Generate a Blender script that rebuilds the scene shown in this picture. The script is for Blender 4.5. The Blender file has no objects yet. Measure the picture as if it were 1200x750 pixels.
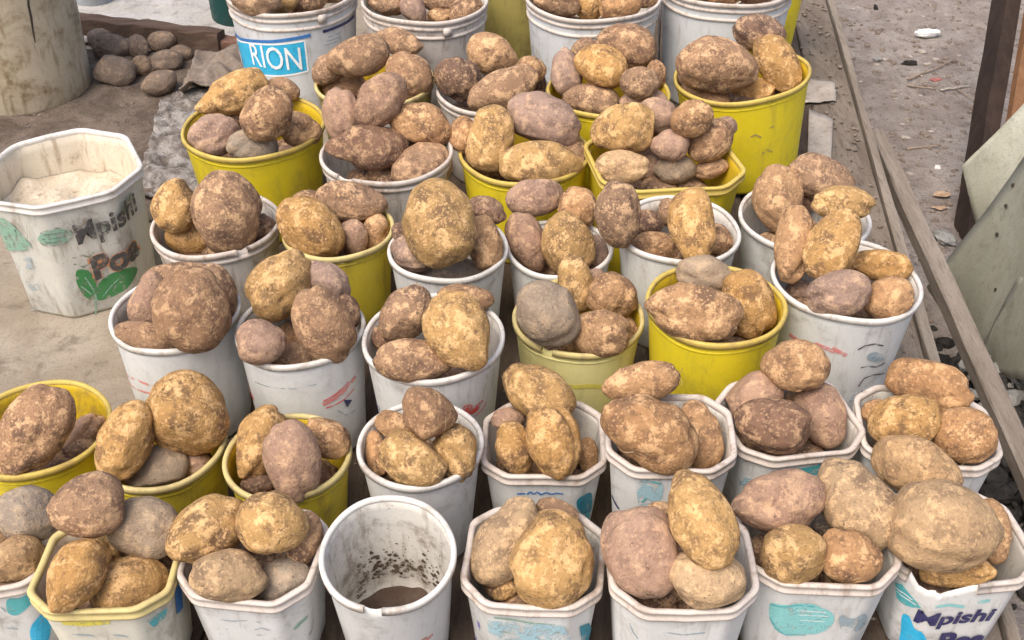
import bpy, bmesh, math, random
import numpy as np
from mathutils import Vector, Matrix, Quaternion, Euler, noise

scene = bpy.context.scene
col = scene.collection
R = math.radians
TZ = 0.5                      # table top height, metres

# ---------------------------------------------------------------- camera
cam_d = bpy.data.cameras.new("camera")
cam = bpy.data.objects.new("camera", cam_d)
col.objects.link(cam)
cam.location = (0.0, 0.0, 1.86)
cam.rotation_euler = (R(90 - 37.0), 0, 0)
cam_d.sensor_width = 36.0
cam_d.lens = 39.9
cam_d.clip_end = 500.0
scene.camera = cam

# ---------------------------------------------------------------- light: bright overcast
world = bpy.data.worlds.new("World")
scene.world = world
world.use_nodes = True
wn = world.node_tree
bg = wn.nodes["Background"]
sky = wn.nodes.new("ShaderNodeTexSky")
sky.sky_type = 'NISHITA'
sky.sun_disc = False
SUN_EL, SUN_AZ = R(58), R(215)        # azimuth clockwise from +Y: behind and left of the camera
sky.sun_elevation = SUN_EL
sky.sun_rotation = SUN_AZ
sky.air_density = 1.0
sky.dust_density = 6.0
sky.ozone_density = 0.6
wn.links.new(sky.outputs[0], bg.inputs[0])
bg.inputs[1].default_value = 0.15
sun_d = bpy.data.lights.new("sun", 'SUN')
sun_d.energy = 1.3
sun_d.angle = R(40)
sun_d.color = (1.0, 0.95, 0.88)
sun = bpy.data.objects.new("sun", sun_d)
col.objects.link(sun)
sdir = Vector((math.sin(SUN_AZ) * math.cos(SUN_EL), math.cos(SUN_AZ) * math.cos(SUN_EL), math.sin(SUN_EL)))
sun.rotation_euler = sdir.to_track_quat('Z', 'Y').to_euler()
sun.location = (0, 0, 6)
scene.view_settings.view_transform = 'Standard'
scene.view_settings.look = 'None'
scene.view_settings.exposure = 0.56
scene.view_settings.gamma = 1.0

# ---------------------------------------------------------------- helpers
def tag(o, label=None, cat=None, group=None, kind=None):
    if label: o["label"] = label
    if cat: o["category"] = cat
    if group: o["group"] = group
    if kind: o["kind"] = kind
    return o

def obj(name, me, mat=None, parent=None):
    o = bpy.data.objects.new(name, me)
    col.objects.link(o)
    if mat is not None:
        for m in (mat if isinstance(mat, (list, tuple)) else [mat]):
            me.materials.append(m)
    if parent is not None: o.parent = parent
    return o

def empty(name, loc=(0, 0, 0)):
    o = bpy.data.objects.new(name, None)
    o.empty_display_size = 0.05
    o.location = loc
    col.objects.link(o)
    return o

def mesh(name, verts, faces, smooth=False):
    me = bpy.data.meshes.new(name)
    me.from_pydata([tuple(map(float, v)) for v in verts], [], [tuple(map(int, f)) for f in faces])
    me.update()
    if smooth: me.shade_smooth()
    return me

def bm_mesh(name, bm, smooth=False):
    me = bpy.data.meshes.new(name)
    bm.to_mesh(me); bm.free()
    if smooth: me.shade_smooth()
    return me

# ---------------------------------------------------------------- materials
class NT:
    def __init__(s, name):
        s.m = bpy.data.materials.new(name)
        s.m.use_nodes = True
        s.t = s.m.node_tree
        s.b = s.t.nodes["Principled BSDF"]
        s.out = s.t.nodes["Material Output"]
    def n(s, k, **kw):
        x = s.t.nodes.new(k)
        for a, v in kw.items(): setattr(x, a, v)
        return x
    def l(s, a, b): s.t.links.new(a, b)
    def noise(s, vec, scale, detail=4, rough=.6, dist=0.):
        x = s.n("ShaderNodeTexNoise")
        x.inputs["Scale"].default_value = scale
        x.inputs["Detail"].default_value = detail
        x.inputs["Roughness"].default_value = rough
        x.inputs["Distortion"].default_value = dist
        if vec is not None: s.l(vec, x.inputs["Vector"])
        return x.outputs["Fac"]
    def ramp(s, fac, a, b, va=0., vb=1.):
        x = s.n("ShaderNodeMapRange")
        x.interpolation_type = 'SMOOTHSTEP'
        x.inputs["From Min"].default_value = a
        x.inputs["From Max"].default_value = b
        x.inputs["To Min"].default_value = va
        x.inputs["To Max"].default_value = vb
        s.l(fac, x.inputs["Value"])
        return x.outputs["Result"]
    def math(s, op, a, b=None):
        x = s.n("ShaderNodeMath", operation=op)
        for i, v in enumerate((a, b)):
            if v is None: continue
            if isinstance(v, (int, float)): x.inputs[i].default_value = v
            else: s.l(v, x.inputs[i])
        return x.outputs[0]
    def mix(s, fac, a, b, blend='MIX'):
        x = s.n("ShaderNodeMix", data_type='RGBA', blend_type=blend)
        for i, v in ((0, fac), (6, a), (7, b)):
            if isinstance(v, (int, float)): x.inputs[i].default_value = v
            elif isinstance(v, (tuple, list)): x.inputs[i].default_value = (*v[:3], 1)
            else: s.l(v, x.inputs[i])
        return x.outputs[2]
    def bump(s, h, strength, dist, prev=None):
        x = s.n("ShaderNodeBump")
        x.inputs["Strength"].default_value = strength
        x.inputs["Distance"].default_value = dist
        s.l(h, x.inputs["Height"])
        if prev is not None: s.l(prev, x.inputs["Normal"])
        return x.outputs[0]
    def coords(s, rnd=True):
        tc = s.n("ShaderNodeTexCoord")
        v = tc.outputs["Object"]
        if rnd:
            oi = s.n("ShaderNodeObjectInfo")
            m = s.n("ShaderNodeVectorMath", operation='ADD')
            c = s.n("ShaderNodeCombineXYZ")
            for i, k in enumerate((37., 71., 113.)):
                s.l(s.math('MULTIPLY', oi.outputs["Random"], k), c.inputs[i])
            s.l(v, m.inputs[0]); s.l(c.outputs[0], m.inputs[1])
            v = m.outputs[0]
        return v

def potato_mat():
    t = NT("potato_skin")
    v = t.coords()
    oi = t.n("ShaderNodeObjectInfo")
    base, amt = oi.outputs["Color"], oi.outputs["Alpha"]
    n1 = t.noise(v, 40, 8, .74, .12)
    n2 = t.noise(v, 26, 7, .72, .2)
    n3 = t.noise(v, 420, 3, .6)
    n4 = t.noise(v, 130, 5, .7, .1)
    lightc = t.mix(.5, t.mix(1., base, (1.75, 1.75, 1.7), 'MULTIPLY'), (.70, .475, .265))
    darkc = t.mix(.5, t.mix(1., base, (.42, .40, .42), 'MULTIPLY'), (.120, .078, .066))
    c = base
    c = t.mix(t.math('MULTIPLY', t.ramp(n2, .47, .62), t.math('MULTIPLY', amt, .82)), c, darkc)
    c = t.mix(t.math('MULTIPLY', t.ramp(n1, .50, .60), amt), c, lightc)
    c = t.mix(t.math('MULTIPLY', t.ramp(n4, .55, .65), t.math('MULTIPLY', amt, .6)), c, darkc)
    # rubbed flecks, a few millimetres across
    vf = t.n("ShaderNodeTexVoronoi"); vf.inputs["Scale"].default_value = 150
    wv = t.n("ShaderNodeVectorMath", operation='ADD'); nz = t.n("ShaderNodeTexNoise"); nz.inputs["Scale"].default_value = 90
    sc = t.n("ShaderNodeVectorMath", operation='SCALE'); sc.inputs["Scale"].default_value = .012
    t.l(v, nz.inputs["Vector"]); t.l(nz.outputs["Color"], sc.inputs[0]); t.l(v, wv.inputs[0]); t.l(sc.outputs[0], wv.inputs[1]); t.l(wv.outputs[0], vf.inputs["Vector"])
    fl = t.math('MULTIPLY', t.ramp(vf.outputs["Distance"], .18, .42, 1., 0.), t.ramp(n2, .38, .52))
    c = t.mix(t.math('MULTIPLY', fl, t.math('MULTIPLY', amt, .6)), c, lightc)
    c = t.mix(t.ramp(n3, .56, .72, 0, .36), c, darkc)
    vo = t.n("ShaderNodeTexVoronoi"); vo.inputs["Scale"].default_value = 95
    t.l(wv.outputs[0], vo.inputs["Vector"])
    dots = t.ramp(vo.outputs["Distance"], .08, .20, .6, 0.)
    c = t.mix(t.math('MULTIPLY', dots, t.ramp(n1, .40, .55)), c, darkc)
    t.l(c, t.b.inputs["Base Color"])
    t.b.inputs["Specular IOR Level"].default_value = .22
    t.l(t.ramp(n2, .4, .65, .66, .92), t.b.inputs["Roughness"])
    h = t.math('ADD', t.math('MULTIPLY', n4, 1.0), t.math('MULTIPLY', n3, .35))
    h = t.math('SUBTRACT', h, t.math('MULTIPLY', dots, .5))
    b = t.bump(n1, .6, .005)
    t.l(t.bump(h, .75, .004, b), t.b.inputs["Normal"])
    return t.m

def plastic(name, base, grime, amt, rough=.42, speck=.3, base2=None):
    t = NT(name)
    v = t.coords()
    n1 = t.noise(v, 11, 6, .65, .6)
    n2 = t.noise(v, 60, 6, .7, .3)
    n3 = t.noise(v, 260, 3, .6)
    mp = t.n("ShaderNodeMapping"); mp.inputs["Scale"].default_value = (1, 1, .16)
    t.l(v, mp.inputs["Vector"])
    n4 = t.noise(mp.outputs[0], 55, 5, .65)
    c = t.mix(t.ramp(n1, .35, .7), base, base2 or tuple(x * .9 for x in base))
    d1 = t.math('MULTIPLY', t.ramp(n1, .50, .68), t.ramp(n2, .36, .6))
    c = t.mix(t.math('MULTIPLY', d1, amt), c, grime)
    c = t.mix(t.math('MULTIPLY', t.ramp(n4, .52, .70), amt * .7), c, grime)
    c = t.mix(t.ramp(n3, .62, .72, 0, speck), c, tuple(x * .5 for x in grime))
    t.l(c, t.b.inputs["Base Color"])
    t.l(t.ramp(n2, .35, .65, rough - .06, rough + .25), t.b.inputs["Roughness"])
    t.b.inputs["Specular IOR Level"].default_value = .4
    t.l(t.bump(n2, .18, .002), t.b.inputs["Normal"])
    return t.m

def inside(name, base, grime, amt):
    return plastic(name, base, grime, amt, .5, .75)

def printed(name, c, wear=.5, scale=60):
    t = NT(name)
    v = t.coords()
    n = t.noise(v, scale, 6, .7, .4)
    cc = t.mix(t.ramp(n, .3, .7), c, tuple(min(1, x * 1.25 + .03) for x in c))
    t.l(cc, t.b.inputs["Base Color"])
    t.b.inputs["Roughness"].default_value = .45
    tr = t.n("ShaderNodeBsdfTransparent")
    mx = t.n("ShaderNodeMixShader")
    t.l(t.ramp(n, .62 - wear * .32, .70 - wear * .18, 0, min(1, .35 + wear)), mx.inputs[0])
    t.l(t.b.outputs[0], mx.inputs[1]); t.l(tr.outputs[0], mx.inputs[2])
    t.l(mx.outputs[0], t.out.inputs[0])
    return t.m

def rough_mat(name, cols, s1=6, s2=40, s3=200, bump=.6, bd=.01, rough=.9, stretch=(1, 1, 1), rnd=True):
    """dusty, earthy or wooden surface out of three colours"""
    t = NT(name)
    v = t.coords(rnd)
    if stretch != (1, 1, 1):
        mp = t.n("ShaderNodeMapping"); mp.inputs["Scale"].default_value = stretch
        t.l(v, mp.inputs["Vector"]); v = mp.outputs[0]
    a, b, c3 = cols
    n1 = t.noise(v, s1, 7, .65, .5); n2 = t.noise(v, s2, 7, .7, .3); n3 = t.noise(v, s3, 4, .65)
    c = t.mix(t.ramp(n1, .38, .64), a, b)
    c = t.mix(t.ramp(n2, .50, .70, 0, .75), c, c3)
    c = t.mix(t.ramp(n3, .5, .72, 0, .5), c, tuple(x * .5 for x in a))
    t.l(c, t.b.inputs["Base Color"])
    t.b.inputs["Roughness"].default_value = rough
    t.b.inputs["Specular IOR Level"].default_value = .25
    h = t.math('ADD', n2, t.math('MULTIPLY', n3, .5))
    t.l(t.bump(h, bump, bd), t.b.inputs["Normal"])
    return t.m

GR = (.20, .145, .095)
M = dict(
    potato=potato_mat(),
    white=plastic("white_plastic", (.71, .715, .70), GR, .45, base2=(.64, .645, .63)),
    whiteblue=plastic("cool_white_plastic", (.73, .74, .74), (.3, .24, .2), .2, base2=(.63, .645, .65)),
    whitepail=plastic("pail_white_plastic", (.66, .68, .70), (.30, .24, .18), .5, base2=(.58, .60, .62)),
    whitedirty=plastic("stained_white_plastic", (.60, .56, .52), (.20, .145, .10), .85, base2=(.50, .46, .42)),
    cream=plastic("cream_plastic", (.68, .66, .56), GR, .5),
    yellow=plastic("yellow_plastic", (.74, .595, .02), (.34, .26, .05), .45, base2=(.66, .54, .03)),
    yellowdirty=plastic("stained_yellow_plastic", (.62, .495, .04), (.25, .18, .05), .8, base2=(.52, .42, .045)),
    yellowpale=plastic("faded_yellow_plastic", (.80, .74, .33), (.44, .37, .18), .4, base2=(.76, .69, .30)),
    olive=plastic("olive_plastic", (.34, .285, .085), (.16, .125, .05), .85),
    drum=plastic("beige_plastic", (.50, .435, .325), (.20, .14, .075), .95, .55, .6, (.40, .33, .225)),
    teal=plastic("dark_teal_plastic", (.008, .06, .055), (.03, .05, .04), .4),
    greyblue=plastic("grey_blue_plastic", (.33, .37, .40), (.25, .21, .18), .5),
    rimwhite=plastic("rim_white", (.60, .54, .49), (.27, .195, .14), .85, .5, .4, (.53, .465, .41)),
    rimclean=plastic("rim_clean_white", (.67, .65, .61), (.30, .23, .17), .65, .45, .25),
    rimyellow=plastic("rim_yellow", (.56, .43, .11), (.34, .24, .10), .85, .5, .35, (.50, .37, .08)),
    rimpale=plastic("rim_pale_yellow", (.60, .50, .22), (.38, .28, .15), .8, .5, .3),
    in_white=inside("inner_white", (.66, .635, .58), (.20, .15, .11), .8),
    in_yellow=inside("inner_yellow", (.60, .42, .02), (.24, .16, .04), .8),
    in_cream=inside("inner_cream_dusty", (.66, .59, .47), (.28, .19, .11), .85),
    mud=rough_mat("wet_mud", ((.085, .055, .04), (.11, .075, .055), (.06, .04, .03)), 20, 80, 300, .4, .004, .55),
    table=rough_mat("dusty_board", ((.255, .212, .160), (.34, .292, .232), (.135, .107, .08)), 5, 18, 180, .5, .004, .85),
    tablewood=rough_mat("worn_brown_board", ((.062, .044, .032), (.12, .09, .065), (.035, .026, .02)), 4, 30, 190, .6, .005, .85, (3, .5, 1)),
    ledge=rough_mat("weathered_ledge", ((.15, .119, .092), (.225, .185, .148), (.07, .054, .041)), 6, 40, 170, .7, .005, .85, (2.5, .6, 1)),
    wood=rough_mat("grey_wood", ((.21, .172, .136), (.29, .245, .20), (.105, .083, .064)), 6, 50, 200, .6, .004, .85, (4, .35, 4)),
    woodlight=rough_mat("pale_wood", ((.34, .285, .215), (.42, .36, .28), (.22, .17, .125)), 6, 50, 200, .6, .004, .85, (4, .35, 4)),
    beam=rough_mat("dark_timber", ((.10, .066, .048), (.15, .10, .075), (.06, .042, .034)), 7, 45, 200, .7, .006, .85, (.4, 4, 4)),
    redwood=rough_mat("reddish_timber", ((.17, .092, .066), (.22, .125, .09), (.10, .06, .048)), 7, 45, 200, .7, .006, .85, (.4, 4, 4)),
    postshade=rough_mat("shaded_post_side", ((.035, .023, .018), (.055, .036, .028), (.02, .015, .012)), 7, 45, 200, .7, .006, .8, (4, 4, .4)),  # shadow side of the post, its shade put into a near-black wood colour
    postbrown=rough_mat("orange_brown_post", ((.19, .095, .045), (.24, .125, .062), (.11, .058, .03)), 7, 45, 200, .5, .004, .7, (4, 4, .4)),
    ground=rough_mat("trodden_dirt", ((.285, .238, .205), (.40, .348, .308), (.13, .104, .087)), 5, 26, 110, 1.0, .02, .95, rnd=False),
    concrete=rough_mat("white_dusty_sheet", ((.38, .36, .335), (.50, .48, .46), (.20, .175, .155)), 5, 24, 120, .6, .006, .9),
    sack=rough_mat("dusty_grey_sack", ((.15, .125, .108), (.36, .335, .31), (.05, .04, .033)), 26, 48, 140, .9, .008, .9),
    sheet=rough_mat("grey_green_sheet", ((.31, .305, .24), (.38, .375, .31), (.23, .22, .17)), 5, 26, 170, .25, .002, .6),
    clod=rough_mat("dirt_clod", ((.19, .15, .12), (.27, .22, .18), (.12, .09, .07)), 30, 80, 300, .6, .004, .95),
    black=rough_mat("black_char", ((.022, .02, .018), (.05, .045, .04), (.012, .011, .010)), 20, 70, 250, .8, .006, .85),
    rubble=rough_mat("grey_rubble", ((.24, .235, .215), (.33, .32, .30), (.12, .115, .10)), 20, 70, 250, .6, .004, .9),
    paper=rough_mat("white_paper", ((.72, .71, .69), (.80, .79, .77), (.55, .53, .50)), 14, 50, 200, .3, .002, .8),
    paperdirty=rough_mat("dirty_card", ((.34, .295, .25), (.42, .37, .32), (.22, .18, .145)), 14, 50, 200, .3, .002, .85),
    leaf=rough_mat("dry_leaf", ((.42, .29, .19), (.50, .36, .25), (.28, .18, .11)), 30, 90, 250, .5, .002, .8),
    stick=rough_mat("dry_stick", ((.30, .225, .165), (.40, .31, .24), (.18, .13, .09)), 30, 90, 250, .5, .002, .9),
    wrapper=rough_mat("red_wrapper", ((.34, .12, .10), (.42, .18, .15), (.30, .2, .17)), 40, 90, 250, .3, .002, .5),
    straw=rough_mat("root_hair", ((.33, .24, .15), (.42, .32, .2), (.22, .15, .09)), 30, 90, 250, .3, .002, .9),
    hole=rough_mat("rust_spot", ((.05, .04, .03), (.07, .055, .045), (.03, .025, .02)), 30, 90, 250, .3, .002, .9),
    octdirty=plastic("mottled_white_plastic", (.60, .59, .53), (.27, .22, .16), .95, .5, .6, (.52, .53, .50)),
    flour=rough_mat("dry_cream_crust", ((.52, .44, .33), (.64, .57, .46), (.25, .165, .095)), 12, 60, 170, .5, .003, .9),
    p_smear=printed("mud_smear", (.15, .105, .075), .8, 110),
    soil=rough_mat("dry_soil", ((.115, .086, .066), (.19, .15, .12), (.065, .048, .037)), 12, 40, 150, .9, .01, .95),
    p_wash=printed("pale_blue_print", (.36, .55, .62), .62, 40),
    p_olive=printed("scuff", (.36, .30, .08), .5),
    p_red=printed("red_print", (.62, .07, .055), .45),
    p_pink=printed("pink_print", (.70, .26, .25), .6),
    p_navy=printed("navy_print", (.022, .022, .10), .12),
    p_black=printed("black_print", (.05, .05, .05), .38),
    p_violet=printed("violet_print", (.22, .20, .50), .5),
    p_cyan=printed("cyan_print", (.025, .40, .66), .15),
    p_blue=printed("blue_print", (.03, .16, .44), .2),
    p_teal=printed("teal_print", (.08, .40, .43), .42),
    p_paleteal=printed("pale_teal_print", (.24, .56, .56), .35),
    p_dteal=printed("deep_teal_print", (.012, .20, .28), .3),
    p_grey=printed("grey_blue_print", (.30, .38, .43), .6),
    p_white=printed("white_print", (.80, .84, .86), .1),
    p_green=printed("green_print", (.035, .20, .06), .4),
    p_pgreen=printed("pale_green_print", (.22, .38, .29), .5),
    p_orange=printed("orange_print", (.50, .20, .07), .6),
    p_yellow=printed("yellow_print", (.66, .58, .10), .35),
    p_dgreen=printed("grey_green_print", (.14, .17, .125), .7),
)

# ---------------------------------------------------------------- tubs
def outline(kind, n=72):
    """unit outline seen from above, from the middle of the front going to the right; returns points and arc lengths"""
    if kind not in ('oct', 'octwide'):
        a = np.arange(n + 1) / n * 2 * math.pi
        p = np.stack([np.sin(a), -np.cos(a)], 1)
    else:
        c = .40 if kind == 'oct' else .52; q = 1 - c
        cs = [(q, -1), (1, -q), (1, q), (q, 1), (-q, 1), (-1, q), (-1, -q), (-q, -1)]
        pts = [(0, -1)]
        for i, k in enumerate(cs):
            k = np.array(k, float); a = np.array(cs[i - 1], float); b = np.array(cs[(i + 1) % 8], float)
            da = (a - k) / np.linalg.norm(a - k); db = (b - k) / np.linalg.norm(b - k); f = .13
            for t in np.linspace(0, 1, 6):
                pts.append(tuple((1 - t) ** 2 * (k + da * f) + 2 * t * (1 - t) * k + t * t * (k + db * f)))
            if i < 7:
                pts.append(tuple((k + b) / 2))
        pts.append((0, -1))
        p = np.array(pts)
        if kind == 'oct': p[:, 1] *= .91
    s = np.concatenate([[0], np.cumsum(np.linalg.norm(np.diff(p, axis=0), axis=1))])
    return p, s

OUT = {k: outline(k) for k in ('round', 'oct', 'octwide')}

class Tub:
    def __init__(s, kind, D, H, taper):
        s.kind = kind if kind in OUT else 'round'
        s.Rr, s.H, s.tp, s.W = D / 2, H, taper, None
        s.p, s.s = OUT[s.kind]
    def r(s, v): return s.Rr * (s.tp + (1 - s.tp) * v / s.H) - .0045
    def surf(s, a, v, off=.0009):
        L = s.s[-1] * s.Rr
        u = (a % L) / s.Rr
        x = np.interp(u, s.s, s.p[:, 0]); y = np.interp(u, s.s, s.p[:, 1])
        e = .04
        x2 = np.interp((u + e) % s.s[-1], s.s, s.p[:, 0]) - np.interp((u - e) % s.s[-1], s.s, s.p[:, 0])
        y2 = np.interp((u + e) % s.s[-1], s.s, s.p[:, 1]) - np.interp((u - e) % s.s[-1], s.s, s.p[:, 1])
        nn = math.hypot(x2, y2)
        r = s.r(v)
        if s.W: r *= 1 + (s.W(x, y)[0] - 1) * v / s.H
        return (x * r + y2 / nn * off, y * r - x2 / nn * off, v)

def warp(rng):
    ph = rng.uniform(0, 6.28, 4); am = rng.uniform(.004, .017), rng.uniform(.002, .007)
    def f(x, y):
        a = math.atan2(y, x)
        return 1 + am[0] * math.sin(2 * a + ph[0]) + am[1] * math.sin(3 * a + ph[1]), .0020 * math.sin(2 * a + ph[2]) + .0011 * math.sin(5 * a + ph[3])
    return f

def make_tub(name, T, mats, label, cat, group, notch=None, rings=(), lip=.0125, seed=0, floor=.004):
    """bucket or tub: body (outer wall, inner wall, floor), rim and stiffening rings"""
    rng = np.random.default_rng(seed)
    root = empty(name)
    tag(root, label, cat, group)
    P = T.p[:-1]; n = len(P); W = T.W = warp(rng); H = T.H
    ang = np.degrees(np.arctan2(P[:, 0], -P[:, 1]))           # 0 at the front, + to the right
    drop = np.zeros(n)
    if notch:
        a0, a1, dp = notch
        for i in range(n):
            if a0 <= ang[i] <= a1: drop[i] = dp * (.75 + .5 * rng.random())
    def ring(vf, rf):
        out = []
        for i in range(n):
            v = vf(i)
            k, dz = W(P[i, 0], P[i, 1])
            r = rf(v) * (1 + (k - 1) * v / H)
            out.append((P[i, 0] * r, P[i, 1] * r, v + dz * v / H))
        return out
    vs, fs = [], []
    rows = []
    top = lambda i: H - .003 - drop[i]
    for f in (0, .03, .25, .5, .75, .9, 1.0):
        rows.append((ring(lambda i: top(i) * f, lambda v: T.r(v) - (.003 if f == 0 else 0)), 0))
    for f in (1.0, .9, .7, .45, .2, 0.0):
        rows.append((ring(lambda i: floor + (top(i) - floor) * f, lambda v: T.r(v) - .0022), 1))
    for rr, _ in rows: vs += rr
    mi = []
    for k in range(len(rows) - 1):
        for i in range(n):
            j = (i + 1) % n
            fs.append((k * n + i, k * n + j, (k + 1) * n + j, (k + 1) * n + i)); mi.append(1 if rows[k][1] else 0)
    vs.append((0, 0, floor)); c = len(vs) - 1; k = len(rows) - 1
    for i in range(n): fs.append((k * n + i, k * n + (i + 1) % n, c)); mi.append(1)
    vs.append((0, 0, 0.0)); c = len(vs) - 1
    for i in range(n): fs.append(((i + 1) % n, i, c)); mi.append(0)
    me = mesh("body", vs, fs, True)
    me.polygons.foreach_set("material_index", mi)
    obj("body", me, [mats[0], mats[2]], root)
    # rim: closed section swept round, left out where it is broken away
    Rr = T.Rr
    sec = [(-.0038, H - lip), (-.0004, H - lip + .0008), (0, H - .0035), (-.0012, H - .0008), (-.004, H), (-.0068, H - .001), (-.0082, H - .0045), (-.0075, H - .008)]
    if T.kind != 'round':
        sec = [(-.0038, H - lip), (0, H - lip + .0012), (.0002, H - lip + .0045), (-.0016, H - lip + .006), (-.0016, H - .0065), (.0004, H - .005), (.0004, H - .002), (-.002, H), (-.0068, H - .0006), (-.0088, H - .0045), (-.008, H - .009)]
    vs, fs = [], []
    m = len(sec)
    for i in range(n):
        k_, dz = W(P[i, 0], P[i, 1])
        for dr, z in sec:
            r = (Rr + dr) * k_
            vs.append((P[i, 0] * r, P[i, 1] * r, z + dz))
    broken = drop > 0
    for i in range(n):
        j = (i + 1) % n
        if broken[i] or broken[j]:
            if not broken[i]: fs.append([i * m + q for q in range(m)])
            if not broken[j]: fs.append([j * m + q for q in reversed(range(m))])
            continue
        for q in range(m):
            q2 = (q + 1) % m
            fs.append((i * m + q, i * m + q2, j * m + q2, j * m + q)[::-1])
    obj("rim", mesh("rim", vs, fs, True), mats[1], root)
    for (dz0, h, out) in rings:
        vs, fs = [], []
        z1 = H - dz0
        se = [(0, z1 - h), (out, z1 - h * .75), (out * 1.05, z1 - h * .25), (0, z1)]
        for i in range(n):
            k_, dz = W(P[i, 0], P[i, 1])
            for dr, z in se:
                r = (T.r(z) + dr) * k_ - .0004
                vs.append((P[i, 0] * r, P[i, 1] * r, z + dz))
        for i in range(n):
            j = (i + 1) % n
            for q in range(3):
                fs.append((i * 4 + q, j * 4 + q, j * 4 + q + 1, i * 4 + q + 1))
        obj("ring", mesh("ring", vs, fs, True), mats[1] if out > .002 else mats[0], root)
    return root

def put(root, T, polys, mat, name, label=None):
    """flat print: polygons of (arc, height) laid on the wall of the tub"""
    bm = bmesh.new()
    for po in polys:
        vv = [bm.verts.new((a, v, 0)) for a, v in po]
        try: bm.faces.new(vv)
        except ValueError: pass
    bmesh.ops.triangulate(bm, faces=bm.faces[:])
    for _ in range(4):
        e = [x for x in bm.edges if x.calc_length() > .009]
        if not e: break
        bmesh.ops.subdivide_edges(bm, edges=e, cuts=1)
        bmesh.ops.triangulate(bm, faces=[f for f in bm.faces if len(f.verts) > 3])
    return put_bm(root, T, bm, mat, name, label)

LAYER = {}
def put_bm(root, T, bm, mat, name, label=None):
    k = LAYER[root.name] = LAYER.get(root.name, 0) + 1
    for v in bm.verts:
        v.co = T.surf(v.co.x, v.co.y, .0007 + .00025 * k)
    bmesh.ops.recalc_face_normals(bm, faces=bm.faces[:])
    o = obj(name, bm_mesh(name, bm), mat, root)
    if label: o["label"] = label
    return o

def stroke_polys(pts, w):
    pts = np.array(pts, float); out = []
    for i in range(len(pts) - 1):
        d = pts[i + 1] - pts[i]; L = np.linalg.norm(d)
        if L < 1e-6: continue
        nrm = np.array([-d[1], d[0]]) / L * w / 2
        out.append([tuple(pts[i] - nrm), tuple(pts[i + 1] - nrm), tuple(pts[i + 1] + nrm), tuple(pts[i] + nrm)])
    return out

def text_bm(txt, height, width=None, bold=0., shear=0., rot=0., center=(0, 0)):
    cu = bpy.data.curves.new("lettering", 'FONT')
    cu.body = txt; cu.size = 1; cu.offset = bold; cu.shear = shear; cu.resolution_u = 3
    cu.align_x = 'CENTER'; cu.align_y = 'CENTER'
    to = bpy.data.objects.new("lettering", cu)
    col.objects.link(to)
    dg = bpy.context.evaluated_depsgraph_get()
    me = bpy.data.meshes.new_from_object(to.evaluated_get(dg))
    bpy.data.objects.remove(to); bpy.data.curves.remove(cu)
    bm = bmesh.new(); bm.from_mesh(me); bpy.data.meshes.remove(me)
    xs = [v.co.x for v in bm.verts]; ys = [v.co.y for v in bm.verts]
    sy = height / (max(ys) - min(ys)); sx = (width / (max(xs) - min(xs))) if width else sy
    cx, cy = (max(xs) + min(xs)) / 2, (max(ys) + min(ys)) / 2
    ca, sa = math.cos(R(rot)), math.sin(R(rot))
    for v in bm.verts:
        x, y = (v.co.x - cx) * sx, (v.co.y - cy) * sy
        v.co = (x * ca - y * sa + center[0], x * sa + y * ca + center[1], 0)
    bmesh.ops.triangulate(bm, faces=bm.faces[:])
    for _ in range(2):
        e = [x for x in bm.edges if x.calc_length() > .012]
        if not e: break
        bmesh.ops.subdivide_edges(bm, edges=e, cuts=1)
        bmesh.ops.triangulate(bm, faces=[f for f in bm.faces if len(f.verts) > 3])
    return bm

# ---------------------------------------------------------------- potatoes
def ico(sub):
    bm = bmesh.new(); bmesh.ops.create_icosphere(bm, subdivisions=sub, radius=1.0)
    v = np.array([x.co[:] for x in bm.verts]); f = np.array([[q.index for q in x.verts] for x in bm.faces])
    bm.free(); v /= np.linalg.norm(v, axis=1)[:, None]
    return v, f
ICO5, ICO4, ICO3, ICO2 = ico(5), ico(4), ico(3), ico(2)

def unit(rng):
    d = rng.normal(size=3); return d / np.linalg.norm(d)

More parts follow.
